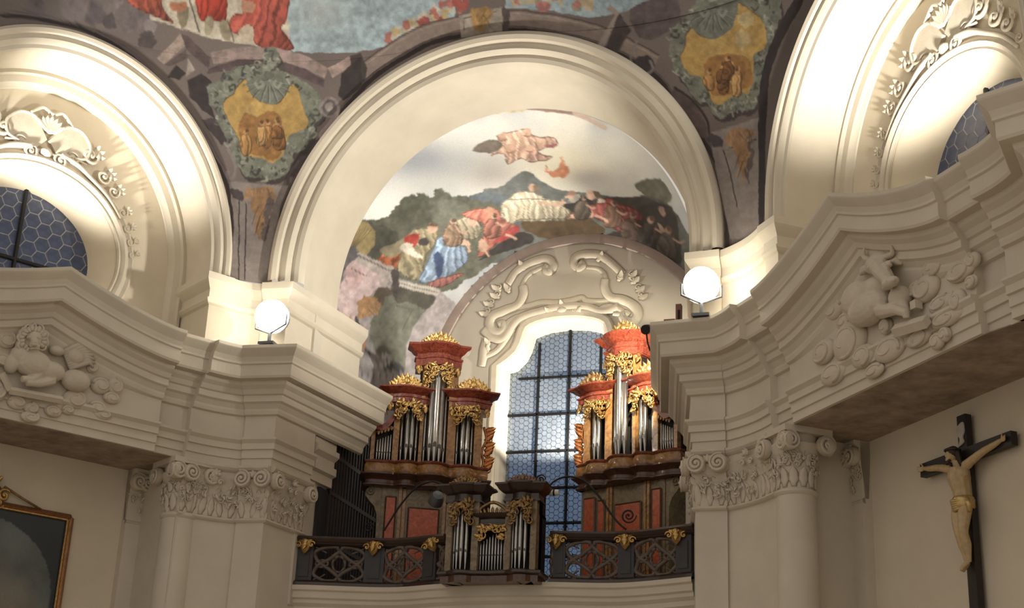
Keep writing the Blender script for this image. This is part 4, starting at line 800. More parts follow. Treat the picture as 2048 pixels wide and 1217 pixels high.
# rocaille stucco over the window
fst = frame((0, 7.47, 0), (1, 0, 0), (0, -1, 0)); sto = struct(MB().blob(ony(1124, 620, 7.45), (.14, .06, .09)).build('trim_ornament_loft', STUCCO, None, True), 'rocaille stucco cartouche over the loft window')
def zp(a, b): p = ony(960+a*.2218, 490+b*.2218, 7.47); return (p[0], p[2])
def stc(name, P, r, taper=.5):
    pts = crom([zp(*p) for p in P], 6); n = len(pts); MB().tube([fst(p[0], p[1], .01) for p in pts], [1.7*r*(1-taper*abs(i/n-.4)) for i in range(n)], 9, flat=.5, up=(0, -1, 0)).build(name, STUCCO, sto, True)
stc('scroll', [(250, 360), (330, 240), (440, 170), (560, 130), (630, 140), (662, 190), (630, 245), (590, 225), (612, 185)], .07); stc('scroll', [(370, 390), (430, 280), (540, 215), (600, 200)], .035)
stc('scroll', [(1290, 265), (1190, 170), (1080, 95), (960, 85), (870, 110), (848, 165), (885, 212), (930, 185), (900, 160)], .07); stc('scroll', [(1140, 320), (1120, 260), (1060, 215), (960, 205)], .035)
stc('scroll', [(385, 370), (392, 450), (345, 545), (240, 590), (125, 640), (88, 705), (112, 768), (175, 792), (222, 755), (205, 710), (165, 725)], .08, .6); stc('scroll', [(1130, 310), (1128, 390), (1175, 475), (1290, 500), (1395, 560), (1428, 630), (1390, 690), (1330, 690), (1290, 650), (1310, 618), (1345, 640)], .08, .6)
stc('cartouche_edge', [(250, 575), (400, 560), (560, 520), (700, 522), (830, 500), (920, 476), (960, 505), (1100, 510), (1210, 492)], .045, .2); stc('hood', [(30, 770), (120, 840), (210, 850), (320, 700), (420, 640), (560, 600), (760, 560), (950, 560), (1100, 600), (1250, 560)], .07, .2)
stc('scroll', [(230, 760), (260, 700), (330, 660), (390, 650), (380, 690), (340, 680)], .05); stc('scroll', [(1075, 640), (1080, 590), (1150, 560), (1250, 580), (1290, 620), (1200, 620)], .05)
stc('drop', [(60, 860), (40, 940), (30, 1020), (15, 1100)], .07, .3); stc('hood', [(40, 1010), (150, 960), (240, 850), (300, 760)], .05, .2)
for i, (a, b, ro) in enumerate(((170, 385, 1.0), (160, 450, 1.1), (105, 520, 1.2), (70, 600, 1.35), (250, 400, .5), (1370, 265, -.9), (1385, 310, -1.1), (1430, 385, -1.2), (1455, 450, -1.3), (1270, 290, -.4), (60, 900, .3), (70, 960, -.3), (730, 560, .2), (650, 590, 1.0), (860, 590, -1.0), (390, 190, .6), (1080, 110, -.6))):
    x, z = zp(a, b); mb = MB(); leaf(mb, sub(fst, x+.05*(1 if ro > 0 else -1), z-.1, .02, ro), .3, .17, .35); spiral(mb, sub(fst, x, z, .03, 0, 1, 1 if ro < 0 else -1), .075, 1.2, .025, 1, .5); mb.build('leaf', STUCCO, sto, True)
mb = MB(); mb.box((0, 4.9, 6.40), (7.5, 5.2, .28)); lf = struct(mb.build('floor_loft', mat('loft_boards', (70, 56, 44), .6), None), 'organ loft floor')
mb = MB(); mb.box((0, 9.3, 8), (9, .2, 16)); struct(mb.build('wall_outer', DARKR, None), 'outer shell behind the loft')

for sg in (-1, 1): MB().box((sg*3.75, 2.0, 9.3), (.16, 1.0, 6.2)).build('loft_flank', LOFTW, bw)

# ================================================================== BALCONY
BP = [tuple(p) for p in crom([(-3.75, 1.70), (-3.45, 1.72), (-1.95, 2.06), (-.85, 1.80), (.14, 1.70), (1.1, 1.74), (2.4, 1.90), (3.75, 1.42)], 8)]
bal = struct(sweep(BP, [(-.5, 6.56), (.14, 6.56), (.14, 6.48), (.10, 6.45), (.10, 6.34), (.06, 6.31), (.06, 6.25), (.0, 6.19), (.0, 6.11), (-.05, 6.07), (-.05, 6.00), (-.10, 5.96), (-.10, 3.0)], caps=False).build('trim_balcony_cornice', PLASTER, None, True, auto=35), 'moulded plaster front of the organ balcony')
def by(x):
    for a, b in zip(BP, BP[1:]):
        if a[0] <= x <= b[0]: return a[1]+(b[1]-a[1])*(x-a[0])/(b[0]-a[0])
    return 0.
bx = [p for p in BP if p[0] < -.84]+[(-.84, by(-.84))], [(1.12, by(1.12))]+[p for p in BP if p[0] > 1.12]
RAILP = [(-.1, 7.30), (.06, 7.30), (.10, 7.33), (.08, 7.36), (.11, 7.39), (.13, 7.43), (.11, 7.47), (-.1, 7.49)]
for wing, (path, panels, flats, bro) in enumerate(((bx[0], [(-3.38, -2.46), (-2.10, -1.28), (-1.0, -.85)], [(-3.7, -3.38), (-2.46, -2.10), (-1.28, -1.0)], [(-3.50, 0), (-2.28, 0), (-1.12, .5)]), (bx[1], [(1.13, 1.18), (1.39, 2.32), (2.62, 3.41)], [(1.18, 1.39), (2.32, 2.62), (3.41, 3.7)], [(1.25, 0), (2.46, 0), (3.42, 0)]))):
    t = thing('balustrade', 'dark carved balcony balustrade with gilded masks, wing '+('beside the dark panelled screen' if wing == 0 else 'under the brightly lit organ case'), 'balustrade', (path[len(path)//2][0], path[len(path)//2][1], 6.56))
    sweep(path, RAILP).build('handrail', DARKW, t, True, auto=40); sweep(path, [(-.08, 6.56), (.12, 6.56), (.12, 6.62), (.07, 6.66), (-.08, 6.66)]).build('plinth', DARKW, t)
    for (x0, x1) in flats:
        A, B_ = Vector((x0, by(x0), 0)), Vector((x1, by(x1), 0)); e = B_-A; L = e.length; e.normalize(); f = frame(A+Vector((0, 0, 6.65)), e, Vector((e.y, -e.x, 0)))
        mb = MB(); mb.prism([(0, 0), (L, 0), (L, .66), (0, .66)], f, -.04, .05); mb.prism([(L*.2, .08), (L*.8, .08), (L*.8, .56), (L*.2, .56)], f, .05, .065); mb.build('post_panel', RAILD, t)
    for (x0, x1) in panels:
        A, B_ = Vector((x0, by(x0), 0)), Vector((x1, by(x1), 0)); e = B_-A; L = e.length; e.normalize(); f = frame((A+B_)/2+Vector((0, 0, 6.98)), e, Vector((e.y, -e.x, 0))); mb = MB(); hw = L/2; hh = .32
        def rib(P, r=.046, cl=False): mb.tube([f(p[0]*hw, p[1]*hh, .02*math.sin(i*.9)) for i, p in enumerate(crom(P, 5, cl)+([P[0]] if cl else []))], r, 6, flat=.8)
        if L > .5:
            for s in (-1, 1):
                rib([(s*.05, .98), (s*.55, .96), (s*.96, .62), (s*.80, .12), (s*.36, -.30), (s*.02, -.70), (-s*.12, -.98)]); rib([(s*.05, -.98), (s*.55, -.96), (s*.96, -.62), (s*.80, -.12), (s*.36, .30), (s*.02, .70), (-s*.12, .98)]); rib(ell(s*.66, 0, .24, .2, 8), .026, True); rib([(s*.95, .95), (s*.7, .78), (s*.5, .62)], .02); rib([(s*.95, -.95), (s*.7, -.78), (s*.5, -.62)], .02)
            rib(ell(0, 0, .24, .46, 10), .03, True)
        else:
            rib([(-.8, .98), (.7, .6), (.5, .1), (-.6, -.1), (.7, -.4), (.6, -.8), (-.8, -.98)]); rib([(.8, .9), (-.6, .4), (.7, 0), (-.5, -.5), (.8, -.95)], .026)
        mb.build('strapwork_panel', RAILG, t, True)
    for (x, ro) in bro:
        f = frame((x, by(x)-.13, 7.33), (1, 0, 0), (0, -1, 0)); f = sub(f, 0, 0, 0, ro); mb = MB()
        mb.prism([(-.13, .06), (.13, .06), (.10, -.02), (.07, -.12), (0, -.20), (-.07, -.12), (-.10, -.02)], f, -.06, .02); mb.blob(f(0, -.04, .03), (.06, .05, .07))
        for s in (-1, 1):
            spiral(mb, sub(f, s*.13, -.03, .01, 0, 1, s), .06, 1.3, .02, 1, 0); leaf(mb, sub(f, s*.05, .05, .03, s*2.4), .17, .09, .25)
        leaf(mb, sub(f, 0, .06, .04, math.pi), .24, .12, .2); mb.build('gilded_mask', GOLD, t, True)

# ================================================================== ORGANS
PIPE = {}
def pipe(fr, u, c, z0, z1, r, foot, parent, mir, zf):
    """one organ pipe: conical foot, body, mouth"""
    p = fr(u, 0, c); mb = MB(); mb.lathe([(r*.28, z0), (r*.98, z0+foot), (r, z0+foot+.01), (r, z1), (r*.9, z1+.005), (0, z1+.005)], (p.x, p.y, 0), 14)
    o = mb.build('pipe', TIN, parent, True, mirror=mir, auto=50)
    m2 = MB(); g = frame((p.x, p.y, z0+foot), fr.ex, fr.ez); m2.prism([(-r*.55, 0), (r*.55, 0), (r*.5, r*1.1), (0, r*1.7), (-r*.5, r*1.1)], g, r*.80, r*1.03); m2.build('mouth', mat('pipe_mouth', (96, 94, 92), .35, .8), o, mirror=mir)
    return o
def towerpath(fr, um, hw, bul, fl=.13, back=.2, st=.05):
    pts = [(um-hw-fl, -back), (um-hw-fl, st), (um-hw-.01, st+.02)]+[(um+hw*t, st+.02+bul*(1-t*t)) for t in np.linspace(-1, 1, 9)]+[(um+hw+.01, st+.02), (um+hw+fl, st), (um+hw+fl, -back)]
    return [tuple(fr(u, 0, c)[:2]) for u, c in pts]
def fret(fr, um, hw, bul, zt, dep, mid, seed, st=.1):
    """gilded pierced carving hanging over the pipe tops; deeper at the sides"""
    r = random.Random(seed); mb = MB()
    for s in (-1, 1):
        for i in range(5):
            t = s*(1-.21*i); dd = dep*(abs(t)**1.2*(1-mid)+mid); nz = max(1, int(dd/.11))
            for k in range(nz):
                u = um+hw*t*.92; z = zt-dd*(k+.5)/nz; c = st+bul*(1-t*t*.8); g = frame(fr(u, z, c), fr.ex, fr.ez)
                spiral(mb, sub(g, 0, 0, 0, r.uniform(0, 6.28), 1, s*r.choice((-1, 1))), .055+.02*r.random(), 1.2, .017, 1, 0, n=5, steps=10)
                leaf(mb, sub(g, 0, .03, 0, r.uniform(-2.6, 2.6)), .12, .075, .3, n=4)
    return mb
def crest(fr, um, hw, z, h, seed, c=.02):
    mb = MB(); r = random.Random(seed); g = frame(fr(um, z, c), fr.ex, fr.ez)
    for a in range(9): t = (a-4)/4; leaf(mb, sub(g, t*hw*.5, 0, .02, -t*1.0), h*(1-.3*abs(t)), h*.34, .18)
    for s in (-1, 1):
        spiral(mb, sub(g, s*hw*.62, h*.22, .03, 0, 1, s), h*.26, 1.4, h*.08, 1, .5); spiral(mb, sub(g, s*hw*.28, h*.34, .04, 0, 1, -s), h*.24, 1.4, h*.075, 1, .5); leaf(mb, sub(g, s*hw*.85, 0, 0, -s*.9), h*.5, h*.3, .3)
    mb.blob(g(0, h*.4, .05), (h*.16, h*.1, h*.2)); mb.tube([g(-hw*.95, .02), g(hw*.95, .02)], .03, 6); return mb
def cor(z0, k): return [(-.12, z0-.02*k), (.0, z0), (.0, z0+.1*k), (.025, z0+.11*k), (.025, z0+.14*k), (-.02, z0+.15*k), (-.02, z0+.19*k), (.05, z0+.22*k), (.09, z0+.26*k), (.15, z0+.285*k), (.17, z0+.30*k), (.17, z0+.33*k), (-.14, z0+.36*k)]
def organ_case(mir):
    ux = np.array([.91, .414]); O = np.array([-3.02, 3.4]); fr = frame((O[0], O[1], 0), (.91, .414, 0), (.414, -.91, 0)); sg = 1 if mir else -1
    base = fr(1.1, 6.25, 0); t = thing('organ_case', 'marbled organ case with tin pipes, '+('brightly lit beside the pier with the crucifix bay' if mir else 'beside the dark panelled screen of the loft'), 'pipe organ', ((-base.x if mir else base.x), base.y, 6.25), 'twin organ cases on the loft')
    P = lambda pts: [tuple(fr(u, 0, c)[:2]) for u, c in pts]
    def poly(pts, za, zb, name, m, par=t):
        k = len(pts); mb = MB(); q = P(pts); mb.add([(a, b, za) for a, b in q]+[(a, b, zb) for a, b in q], [tuple(range(k)), tuple(range(2*k-1, k-1, -1))]+[(i, k+i, k+(i+1) % k, (i+1) % k) for i in range(k)]); return mb.build(name, m, par, mirror=mir)
    rect = lambda u0, u1, c0, c1: [(u0, c0), (u0, c1), (u1, c1), (u1, c0)]
    # base
    body = poly([(.22, -.7), (.22, -.02), (2.2, -.02), (2.2, -.7)], 6.25, 8.86, 'base', GREYM)
    mb = MB(); mb.prism([(.22, 6.3), (.22, 8.86), (-.03, 8.86), (-.10, 8.78), (-.10, 8.66), (-.02, 8.56), (.08, 8.46), (.14, 8.3), (.15, 8.0), (.15, 6.3)], fr, -.30, -.04); mb.build('scroll_bracket', GREYM, t, mirror=mir)
    mb = MB(); spiral(mb, frame(fr(-.02, 8.76, -.03), fr.ex, fr.ez), .085, 1.6, .022, -1, 2.); mb.build('scroll', GREYM, t, True, mirror=mir)
    for (u0, u1, z0, z1) in ((.30, .50, 6.6, 8.66), (.76, 1.36, 6.6, 8.47), (1.62, 1.78, 6.6, 8.6), (1.86, 2.12, 6.6, 8.68)):
        pn = MB(); pn.prism([(u0, z0), (u1, z0), (u1, z1), (u0, z1)], fr, -.02, .012); po = pn.build('panel', PANELM, t, mirror=mir)
        mb = MB()
        for a, b in (((u0, z0), (u0, z1)), ((u0, z1), (u1, z1)), ((u1, z1), (u1, z0))): mb.tube([fr(*a, .01), fr(*b, .01)], .016, 5)
        mb.build('panel_moulding', BROWNM, po, mirror=mir)
    for u in (.58, .66, 1.46, 1.54): MB().prism([(u-.03, 6.3), (u+.03, 6.3), (u+.03, 8.84), (u-.03, 8.84)], fr, -.02, .02).build('stile', YELM, t, mirror=mir)
    # ledge following the towers
    lp = [(-.12, -.45), (-.12, .0), (.0, .06), (.33, .06), (.42, .03)]
    for um, hw, bu in ((.67, .2, .13), (1.18, .3, .2), (1.80, .22, .13)): lp += [(um+hw*k, .06+bu*(1-k*k)) for k in np.linspace(-1, 1, 7)]
    lp += [(2.12, .05), (2.24, .03), (2.24, -.45)]; lpw = P(lp)
    sweep(lpw, [(-.3, 8.84), (.02, 8.84), (.05, 8.87), (.05, 8.90), (.01, 8.92), (.01, 8.98), (.05, 9.02), (.10, 9.06), (.12, 9.08), (.12, 9.11), (-.3, 9.12)]).build('ledge', BROWNM, t, True, mirror=mir, auto=40)
    sweep(lpw, [(-.3, 9.11), (.03, 9.11), (.05, 9.16), (.05, 9.26), (.02, 9.33), (-.3, 9.34)]).build('console', YELM, t, True, mirror=mir, auto=40)
    sweep(lpw, [(-.3, 9.33), (.05, 9.33), (.06, 9.36), (.04, 9.38), (-.3, 9.38)]).build('console_moulding', REDM, t, True, mirror=mir, auto=40)
    # dark carcass
    poly(rect(-.08, .46, -.6, -.10), 9.3, 10.15, 'carcass', DARKR); poly(rect(.42, 2.14, -.6, -.12), 9.3, 10.72, 'carcass', DARKR); poly(rect(.86, 1.52, -.6, -.12), 10.6, 11.6, 'carcass', DARKR)
    # stiles
    for (u0, u1, zt, c1) in ((-.08, .0, 10.0, .02), (.35, .47, 10.62, .04), (.87, .94, 11.45, .06), (1.43, 1.60, 11.45, .06), (1.98, 2.14, 10.62, .04)):
        poly(rect(u0, u1, -.5, c1), 9.34, zt, 'stile', YELM)
    # pipe fields
    for k in range(6): pipe(fr, .05+.052*k, -.02, 9.37, 9.80+.025*k, .022, .17, t, mir, 0)
    for um, hw, bu, n, zm, r, ft in ((.67, .17, .13, 4, 10.45, .042, .30), (1.18, .23, .20, 5, 11.35, .055, .32), (1.79, .17, .13, 4, 10.45, .042, .30)):
        for k in range(n):
            q = (k-(n-1)/2)/((n-1)/2); rr = r*(1.25-.35*abs(q)); pipe(fr, um+hw*q*.86, -.04+bu*(1-q*q), 9.37, zm, rr, ft-.03*abs(q), t, mir, 0)
    # cornices, carving, crests
    for um, hw, bu, z0, k, seed, dep, hc in ((.60, .30, .10, 10.60, .92, 1, .42, .40), (1.18, .34, .18, 11.42, 1.35, 2, .52, .40), (1.86, .30, .10, 10.60, 1.0, 3, .42, .40)):
        pth = towerpath(fr, um, hw, bu); poly([(um-hw-.1, -.5), (um-hw-.1, .03), (um+hw+.1, .03), (um+hw+.1, -.5)], z0-.02, z0+.3*k, 'frieze_block', REDM)
        co_ = sweep(pth, cor(z0, k)).build('cornice', REDM, t, True, mirror=mir, auto=35)
        fret(fr, um+(.03 if seed == 1 else -.04 if seed == 3 else 0), hw*.78, bu, z0, dep, .35, seed, .13).build('pierced_carving', GOLD, t, True, mirror=mir)
        for s in (-1, 1):
            mb = MB(); g = frame(fr(um+s*(hw+.06), z0-.12, .1), fr.ex, fr.ez); spiral(mb, sub(g, 0, .03, 0, 0, 1, s), .07, 1.4, .022, 1, 1.); leaf(mb, sub(g, 0, .08, .01, math.pi), .22, .1, .25); leaf(mb, sub(g, 0, .1, .02, math.pi*.8), .14, .08, .3); mb.build('bracket_capital', GOLD, t, True, mirror=mir)
        crest(fr, um+(.05 if seed != 2 else 0)*(-1 if seed == 1 else 1), hw*.9, z0+.34*k, hc, seed).build('crest', OLDGOLD if mir and seed == 3 else GOLD, t, True, mirror=mir)
    # small outer field: ogee hood with carving
    mb = MB(); up = crom([(-.14, 10.16), (.0, 10.20), (.14, 10.12), (.26, 10.24), (.36, 10.44)], 5); lw_ = crom([(.40, 10.34), (.30, 10.12), (.16, 9.98), (.0, 9.98), (-.14, 9.94)], 5)
    mb.prism([tuple(p) for p in up+lw_], fr, -.4, .12); mb.build('ogee_hood', REDM, t, mirror=mir)
    mb = MB(); r = random.Random(9)
    for (u, z, rr) in ((-.34, 10.06, .08), (-.26, 10.2, .09), (-.12, 10.3, .09), (.02, 10.36, .08), (.14, 10.38, .07), (-.3, 9.98, .06)):
        g = frame(fr(u, z, .0), fr.ex, fr.ez); spiral(mb, sub(g, 0, 0, 0, 0, 1, r.choice((-1, 1))), rr, 1.3, rr*.28, 1, r.uniform(0, 6)); leaf(mb, sub(g, 0, .02, .01, r.uniform(-1.5, 1.5)), rr*1.6, rr, .3)
    mb.tube([fr(-.36, 9.95, -.02), fr(-.2, 10.1, -.02), fr(.1, 10.3, -.02)], .03, 6); mb.build('hood_carving', OLDGOLD, t, True, mirror=mir)
    mb = MB()
    for k in range(5): g = frame(fr(.05+.065*k, 9.93+.028*k, .08), fr.ex, fr.ez); spiral(mb, sub(g, 0, 0, 0, 0, 1, 1 if k % 2 else -1), .035, 1.2, .012, 1, 0); leaf(mb, sub(g, 0, .02, 0, math.pi), .09, .06, .2)
    mb.build('pierced_carving', OLDGOLD, t, True, mirror=mir)
    # gilded wing at the inner edge
    mb = MB(); pl = crom([(2.14, 9.30), (2.20, 9.5), (2.16, 9.75), (2.24, 10.0), (2.18, 10.25)], 5); mb.tube([fr(p[0], p[1], -.05) for p in pl], .03, 6)
    for k in range(9):
        z = 9.34+k*.105; g = frame(fr(2.20, z, -.05), fr.ex, fr.ez); spiral(mb, sub(g, .09, .02, 0, 0, 1, 1), .06+.02*(k % 2), 1.3, .02, 1 if k % 2 else -1, .4); leaf(mb, sub(g, .02, 0, 0, -.9-.2*(k % 3)), .26, .11, .25)
    mb.build('carved_wing', mat('copper_gilding', (200, 130, 78), .35, .75, var=.2, scale=20), t, True, mirror=mir)
    return t
organ_case(False); organ_case(True)

# positive organ set into the balustrade
fp = frame((.33, .76, 0), (1, 0, 0), (0, -1, 0)); t = thing('positive_organ', 'small dark positive organ case set into the middle of the balustrade', 'pipe organ', (.33, 1.0, 6.44))
def pprism(u0, u1, z0, z1, c0, c1, name, m): return MB().prism([(u0, z0), (u1, z0), (u1, z1), (u0, z1)], fp, c0, c1).build(name, m, t)
pprism(-.78, .80, 6.44, 7.57, -.55, -.14, 'carcass', DARKR); pprism(-.76, -.18, 7.52, 7.95, -.5, -.1, 'carcass', DARKR); pprism(.24, .80, 7.52, 7.95, -.5, -.1, 'carcass', DARKR)
ppth = lambda pts: [tuple(fp(u, 0, c)[:2]) for u, c in pts]
wv = [(-.84, -.5), (-.84, .0), (-.72, .02)]+[(-.49+.2*k, .02+.10*(1-k*k)) for k in np.linspace(-1, 1, 7)]+[(-.24, .02), (.0, -.01), (.26, .02)]+[(.52+.2*k, .02+.10*(1-k*k)) for k in np.linspace(-1, 1, 7)]+[(.74, .02), (.84, .0), (.84, -.5)]
sweep(ppth(wv), [(-.3, 6.39), (.0, 6.39), (.0, 6.50), (-.3, 6.50)]).build('base', BROWNM, t); sweep(ppth(wv), [(-.3, 6.50), (.01, 6.50), (.05, 6.53), (.05, 6.57), (.0, 6.60), (-.3, 6.60)]).build('base_moulding', DARKW, t, True, auto=40)
for (u0, u1, zt) in ((-.76, -.66, 7.77), (-.31, -.20, 7.77), (.26, .36, 7.77), (.70, .80, 7.77)): pprism(u0, u1, 6.58, zt, -.3, .04, 'stile', GREYM)
for um in (-.485, .53):
    for k in range(5):
        q = (k-2)/2; pipe(fp, um+.155*q, -.06+.10*(1-q*q), 6.60, 7.67-.16*abs(q), .030*(1.2-.25*abs(q)), .30-.02*abs(q), t, False, 0)
    pth = ppth([(um-.32, -.3), (um-.32, .05), (um-.18, .06)]+[(um+.17*k, .06+.10*(1-k*k)) for k in np.linspace(-1, 1, 7)]+[(um+.18, .06), (um+.32, .05), (um+.32, -.3)])
    sweep(pth, [(-.2, 7.73), (.0, 7.73), (.0, 7.76), (-.03, 7.77), (-.03, 7.86), (.01, 7.88), (.06, 7.92), (.09, 7.97), (.12, 8.00), (.12, 8.03), (-.25, 8.05)]).build('cornice', DARKW, t, True, auto=35)
    mb = fret(fp, um, .17, .08, 7.73, .42, .22, 5, .08); mb.build('pierced_carving', OLDGOLD, t, True)
    crest(fp, um, .25, 8.04, .22, 8, -.02).build('crest', OLDGOLD if um < 0 else mat('dull_carving', (150, 120, 104), .5, .4, var=.2, scale=20), t, True)
for k in range(9):
    q = (k-4)/4; pipe(fp, .025+.205*q, -.08, 6.60, 7.19-.14*abs(q), .019, .24, t, False, 0)
sweep(ppth([(-.22, -.3), (-.22, .02), (.025, .06), (.27, .02), (.27, -.3)]), [(-.2, 7.34), (.0, 7.34), (.0, 7.37), (-.02, 7.38), (-.02, 7.44), (.01, 7.46), (.06, 7.50), (.08, 7.53), (-.2, 7.55)]).build('cornice', DARKW, t, True, auto=35)
fret(fp, .025, .22, .02, 7.34, .30, .25, 6, .03).build('pierced_carving', GOLD, t, True)
mb = MB(); mb.tube([fp(p[0], p[1], 0) for p in crom([(-.24, 7.55), (-.16, 7.65), (.025, 7.73), (.2, 7.65), (.29, 7.55)], 5)], .03, 6)
for k in range(7): leaf(mb, sub(fp, -.17+.065*k, 7.54, 0, (3-k)*.15), .14-.015*abs(k-3), .06, .1)
mb.build('crest', OLDGOLD, t, True)

t.location = (.14, 1.56, 6.56); t.scale = (1.06, 1.06, 1.06)
# ================================================================== LAMPS
def floodlight(p, ang, label, vis=True):
    t = thing('floodlight', label, 'lamp', (p[0], p[1], 10.63), 'floodlights on the cornice'); z = p[2]; d = Vector((math.sin(ang), -math.cos(ang), 0)); e = Vector((math.cos(ang), math.sin(ang), 0))
    mb = MB(); mb.box((p[0], p[1], 10.66), (.30, .30, .05)); mb.lathe([(.035, 10.66), (.03, z-.3)], (p[0], p[1], 0), 10); mb.build('stand', GREYP, t, True, auto=40)
    mb = MB(); c = Vector(p); mb.tube([c+e*.34+Vector((0, 0, 0)), c+e*.34-Vector((0, 0, .2)), c-Vector((0, 0, .34)), c-e*.34-Vector((0, 0, .2)), c-e*.34], .02, 6); mb.build('yoke', GREYP, t, True)
    mb = MB(); M = Matrix(((e.x, 0, d.x, 0), (e.y, 0, d.y, 0), (0, 1, 0, 0), (0, 0, 0, 1)))
    mb.lathe([(0, -.34), (.12, -.34), (.22, -.27), (.27, -.18), (.28, -.17), (.26, -.17), (.0, -.2)], c, 20, M=M); mb.build('housing', GREYP, t, True, auto=40)
    mb = MB(); mb.blob(c, .31, n=18, m=12); mb.build('globe', LAMPG, t, True)
    return t
floodlight((-3.86, -.02, 11.22), -.2, 'glaring round floodlight on the cornice of the pier nearer the framed painting')
floodlight((4.12, -.10, 11.24), .3, 'glaring round floodlight on the cornice of the pier nearer the crucifix')
for sg in (-1, 1):
    q = bp(sg, SCA[sg]+2.62, -.62, 0); floodlight((q[0], q[1], 11.0), 0, 'round floodlight inside the arch on the ledge of the bay with the '+('lion' if sg < 0 else 'ox')+' relief')
def beam(name, loc, tgt, watts, deg, blend_=.7, r=.2, col=(1, .94, .83)):
    l = bpy.data.lights.new(name, 'SPOT'); l.energy = watts; l.color = col; l.spot_size = math.radians(deg); l.spot_blend = blend_; l.shadow_soft_size = r
    o = bpy.data.objects.new(name, l); COL.objects.link(o); o.location = loc; o.rotation_euler = (Vector(tgt)-Vector(loc)).to_track_quat('-Z', 'Y').to_euler(); return o
beam('floodlight_beam', (3.62, .12, 11.4), (-2.6, 1.5, 15.0), SPOT_R, 95)
beam('floodlight_beam', (-3.70, -.36, 11.35), (1.0, 6.0, 13.5), SPOT_L, 80)
for sg in (-1, 1): beam('floodlight_beam', bp(sg, SCA[sg]+2.30, -.22, 11.15), bp(sg, SCA[sg]-1.9, -.42, 15.9), SPOT_FAR, 60, .9)
beam('loft_spotlight_beam', (2.78, 1.62, 11.12), (1.55, 5.6, 11.0), LOFT_W, 72, .6, .07, (1, .88, .68))
beam('window_spotlight_beam', (.72, 7.0, 10.35), (-1.0, 7.95, 12.9), 1100, 100, .4, .05, (1, .92, .78))
t = thing('spotlight', 'small black window spotlight on a pole hidden behind the lit organ case', 'lamp', (.8, 6.95, 6.54))
MB().lathe([(0, -.12), (.05, -.12), (.06, .06), (.065, .06), (.065, -.14), (0, -.14)], (.76, 6.97, 10.27), 12, M=Matrix.Rotation(-.7, 4, 'Y')).build('housing', BLACKM, t, True, auto=40)
MB().tube([(.8, 6.95, 10.2), (.8, 6.95, 6.54)], .015, 6).build('pole', BLACKM, t)
t = thing('spotlight', 'small black spotlight behind the reddish wooden stand on the pier cornice', 'lamp', (2.95, 1.5, 10.63))
MB().lathe([(0, -.12), (.07, -.12), (.08, .1), (.09, .1), (.09, -.14), (0, -.14)], (2.86, 1.52, 11.10), 14, M=Matrix.Rotation(-1.2, 4, 'X')).build('housing', BLACKM, t, True, auto=40)
MB().tube([(2.86, 1.44, 11.06), (2.9, 1.4, 10.8), (2.95, 1.4, 10.64)], .015, 6).build('clamp_arm', BLACKM, t, True)

# wrought lamp arms on the balustrade
AY = 2.0
def pY(pts, Y): return [ony(x, y, Y) for x, y in pts]
def lamparm(P, sc, headfn, label, base):
    t = thing('lamp_arm', label, 'lamp', base); MB().tube(crom(pY(P, AY), 5), .018, 7).build('arm', BLACKM, t, True)
    for (x, y, r, fl) in sc:
        p = ony(x, y, AY); mb = MB(); spiral(mb, frame(p, (1, 0, 0), (0, -1, 0)), r, 1.9, .018, fl, 0.); mb.build('scroll', BLACKM, t, True)
    headfn(t); return t
def headL(t):
    p = Vector(ony(873, 1000, 1.92)); M = Matrix.Rotation(1.0, 4, 'X')@Matrix.Rotation(.5, 4, 'Y')
    MB().lathe([(0, .14), (.10, .13), (.135, .04), (.14, -.08), (.12, -.10), (.10, -.06), (0, -.05)], p, 18, M=M).build('lamp_head', GREYP, t, True, auto=40)
    q = Vector(ony(880, 978, 1.96)); mb = MB(); mb.box(q, (.06, .12, .2), Matrix.Rotation(.5, 4, 'Y')); mb.build('bracket', BLACKM, t)
def headR(t):
    p = Vector(ony(1107, 986, 1.76)); M = Matrix.Rotation(math.pi/2, 4, 'Y')
    MB().lathe([(0, -.10), (.045, -.10), (.055, .06), (.05, .10), (0, .10)], p, 16, M=M).build('lamp_head', WHITEP, t, True, auto=40)
    MB().lathe([(.057, .0), (.06, .0), (.06, .03), (.057, .03)], p, 16, M=M).build('band', BLACKM, t, True)
    MB().tube([ony(1093, 964, 1.8), ony(1102, 981, 1.78)], .006, 5).build('wire', WHITEP, t)
lamparm([(768, 1062), (778, 1046), (800, 1012), (832, 976), (862, 964), (880, 968)], [(738, 1056, .09, 1)], headL, 'curved black iron arm holding a grey spotlight, in front of the dimmer organ case', tuple(ony(768, 1062, AY)))
AY = 1.82
lamparm([(1252, 1060), (1240, 1050), (1225, 1033), (1195, 990), (1166, 961), (1133, 954), (1109, 963), (1097, 975)], [(1081, 960, .09, 1), (1257, 1032, .13, -1)], headR, 'curved black iron arm holding a white cylinder lamp, in front of the lit organ case', tuple(ony(1252, 1060, AY)))
# small desk lamp bar beside the positive organ
p = Vector(ony(965, 985, 2.1)); t = thing('desk_lamp', 'small black folding desk lamp with white edges between the positive organ towers', 'lamp', (p.x, p.y, 6.54))
mb = MB(); mb.box(p+Vector((-.06, 0, .02)), (.36, .12, .03), Matrix.Rotation(.5, 4, 'Y')); mb.build('shade', WHITEP, t); mb = MB(); mb.box(p+Vector((.12, 0, -.02)), (.32, .14, .04), Matrix.Rotation(-.25, 4, 'Y')); mb.build('arm', BLACKM, t)
MB().tube([p+Vector((.1, .05, -.03)), (p.x+.05, p.y+.1, 6.54)], .02, 6).build('stem', BLACKM, t)
